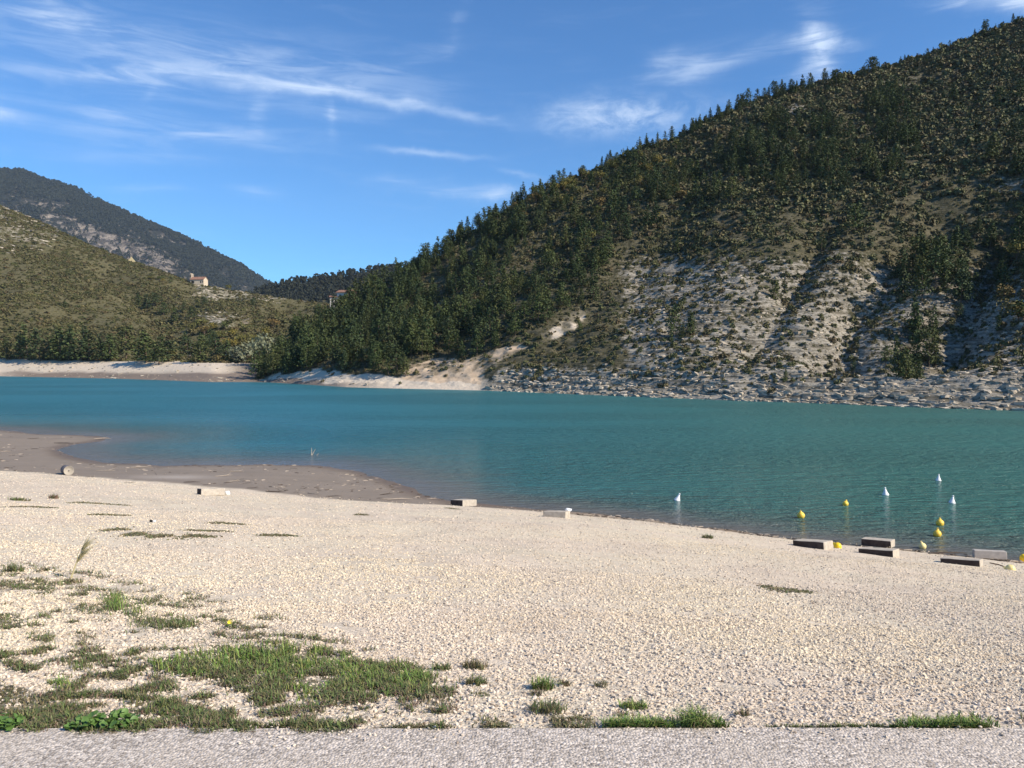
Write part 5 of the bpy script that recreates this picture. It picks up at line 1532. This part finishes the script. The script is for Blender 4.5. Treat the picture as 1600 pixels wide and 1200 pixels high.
e = lathe_obj('bung', [(r0 * .12, -Ld / 2 + .01), (r0 * .12, -Ld / 2 - .02), (.001, -Ld / 2 - .02)], M_DRUM, dr, 10); e.rotation_euler = (R(-90), 0, 0)

# driftwood
M_WOODL = simple_mat('bleached_wood', (0.50, 0.42, 0.33), (0.40, 0.32, 0.24), 0.9, .15, 8)
M_WOODD = simple_mat('wet_wood', (0.06, 0.045, 0.035), (0.10, 0.075, 0.055), 0.8, .2, 8)
def stick_mesh(seed, mat, fork=True):
    r = np.random.default_rng(seed)
    p = np.array([(-.5, 0, .02), (-.2, r.normal(0, .05), .03), (.15, r.normal(0, .05), .045), (.5, r.normal(0, .06), .02)])
    parts = [tube(p, [.016, .024, .02, .007], 5)]
    if fork: parts.append(tube([p[2], p[2] + (.15, .12, .05), p[2] + (.28, .2, .12)], [.012, .009, .004], 4))
    return mesh_np('driftwood', *merge(parts), [mat], True)
ST_D = [stick_mesh(700 + k, M_WOODD, k % 2 == 0) for k in range(4)]; ST_L = [stick_mesh(710 + k, M_WOODL, k % 2 == 1) for k in range(4)]
DRIFT = [(52, 686, 17, 0, 'd'), (55, 702, 14, 1, 'd'), (8, 706, 16, 1, 'l'), (34, 714, 10, 0, 'd'), (140, 746, 14, 0, 'd'), (112, 723, 8, 1, 'l'), (155, 730, 12, 1, 'l'), (137, 731, 9, 0, 'l'), (222, 731, 34, 0, 'l'), (165, 736, 30, 0, 'l'), (202, 755, 16, 0, 'd'), (300, 754, 26, 0, 'd'), (322, 758, 12, 0, 'd'), (370, 737, 22, 0, 'l'), (388, 755, 10, 1, 'd'), (365, 752, 20, 0, 'l'), (458, 732, 12, 0, 'd'), (450, 743, 12, 0, 'l'), (430, 769, 34, 0, 'd'), (522, 776, 24, 0, 'd'), (604, 773, 22, 1, 'd'), (594, 779, 12, 1, 'd'), (620, 781, 50, 0, 'l'), (675, 780, 16, 1, 'l'), (585, 746, 7, 0, 'l'), (545, 744, 8, 0, 'l'), (490, 772, 30, 0, 'l'), (480, 752, 9, 0, 'l'), (1012, 813, 15, 0, 'd'), (1210, 837, 22, 0, 'd'), (1280, 844, 16, 0, 'd'), (100, 693, 34, 0, 'd'), (160, 686, 24, 1, 'l'), (1480, 866, 60, 0, 'd'), (395, 763, 18, 0, 'd'), (350, 744, 26, 0, 'l')]
for q, (X, Y, wpx, up, c) in enumerate(DRIFT):
    x, y, z = [float(v[0]) for v in hit(X, Y)]; s = wpx * y / F
    o = link('driftwood', (ST_D if c == 'd' else ST_L)[q % 4], None, (x, y, max(z, 0) + .01)); o.scale = (s, s * .9, min(s, 1.2) * (1.3 if up else .9)); o.rotation_euler = (0, 0, random.gauss(0, .22))
    side = 'on the far left mud' if X < 260 else ('on the mud near its tip' if X < 700 else 'at the waterline of the right beach')
    tag(o, ('dark wet stick ' if c == 'd' else 'bleached pale stick ') + side, 'driftwood', ('dark sticks ' if c == 'd' else 'pale sticks ') + side)
# small debris everywhere on the mud
n = 5200; Xs = rng.uniform(-60, 700, n); Ys = rng.uniform(674, 786, n)
x, y, z = hit(Xs, Ys); t = t_beach(x, y); c = coast(x, y)
k = (t > 1.0) & (c > 0.05) & (fbm(x / 2.5, y / 1.5, 3, 190) > 0.0)
k |= (np.abs(c - 0.25) < .2) & (rng.random(n) < .5) & (c > 0)
x, y, z = x[k], y[k], z[k]; n = len(x)
DEB_P = [proto('debris_source', m_) for m_ in (ST_D[0], ST_D[1], ST_L[1], rock_mesh(720, M_WOODD, 1, (1, .6, .4)), rock_mesh(721, M_WOODL, 1, (1, .5, .3)))]
sz = .05 + .28 * rng.random(n) ** 2
gn_instances('mud_debris', np.stack([x, y, z + .005], 1), np.stack([x * 0, x * 0, rng.normal(0, .5, n)], 1), np.stack([sz, sz * .6, sz * .5], 1), rng.integers(0, 5, n), DEB_P, 'twigs and debris stranded on the mud')
# flotsam line along the far right waterline of the beach
n = 700; Xs = rng.uniform(900, 1640, n); x, y = at_z(Xs, lin(M_PX[18:], Xs) + rng.normal(2, 2.0, n), 0.03); z = ground_z(x, y)
sz = rng.uniform(.06, .30, n)
gn_instances('shoreline_debris', np.stack([x, y, np.maximum(z, 0) + .01], 1), np.stack([x * 0, x * 0, rng.normal(-.4, .4, n)], 1), np.stack([sz, sz * .5, sz * .5], 1), rng.integers(0, 5, n), DEB_P, 'dark twigs and pebbles along the waterline')

# dead branch standing in the water
x, y = [float(v) for v in at_z(490, 711, 0)]; s = y / F
db = root('dead_branch', (x, y, 0), 0, 'thin bare branch sticking out of the water', 'branch')
for pts in ([(-4, 0), (-3, 6), (-3, 14)], [(-3, 1), (0, 7), (3, 12)], [(2, 0), (6, 3), (8, 5)]):
    link('twig', mesh_np('twig', *tube([(a * s, 0, b_ * s - .1) for a, b_ in pts], [.03, .022, .012], 5), [M_WOODL]), db)

# ------------------------------------------------------------------ haze
HAZE_DENSITY = 0.00005
bmh = box_bm(-6500, 6500, -350, 4600, -6.0, 900)
hz_ = bm_link('haze', bmh, [])
hm = bpy.data.materials.new('haze_air'); hm.use_nodes = True
hn = hm.node_tree
hn.nodes.remove(hn.nodes['Principled BSDF'])
pv = hn.nodes.new('ShaderNodeVolumePrincipled')
pv.inputs['Color'].default_value = (0.62, 0.80, 1.0, 1)
pv.inputs['Density'].default_value = HAZE_DENSITY
pv.inputs['Anisotropy'].default_value = 0.0
hn.links.new(pv.outputs[0], hn.nodes['Material Output'].inputs['Volume'])
hz_.data.materials.append(hm)
hz_['kind'] = 'stuff'
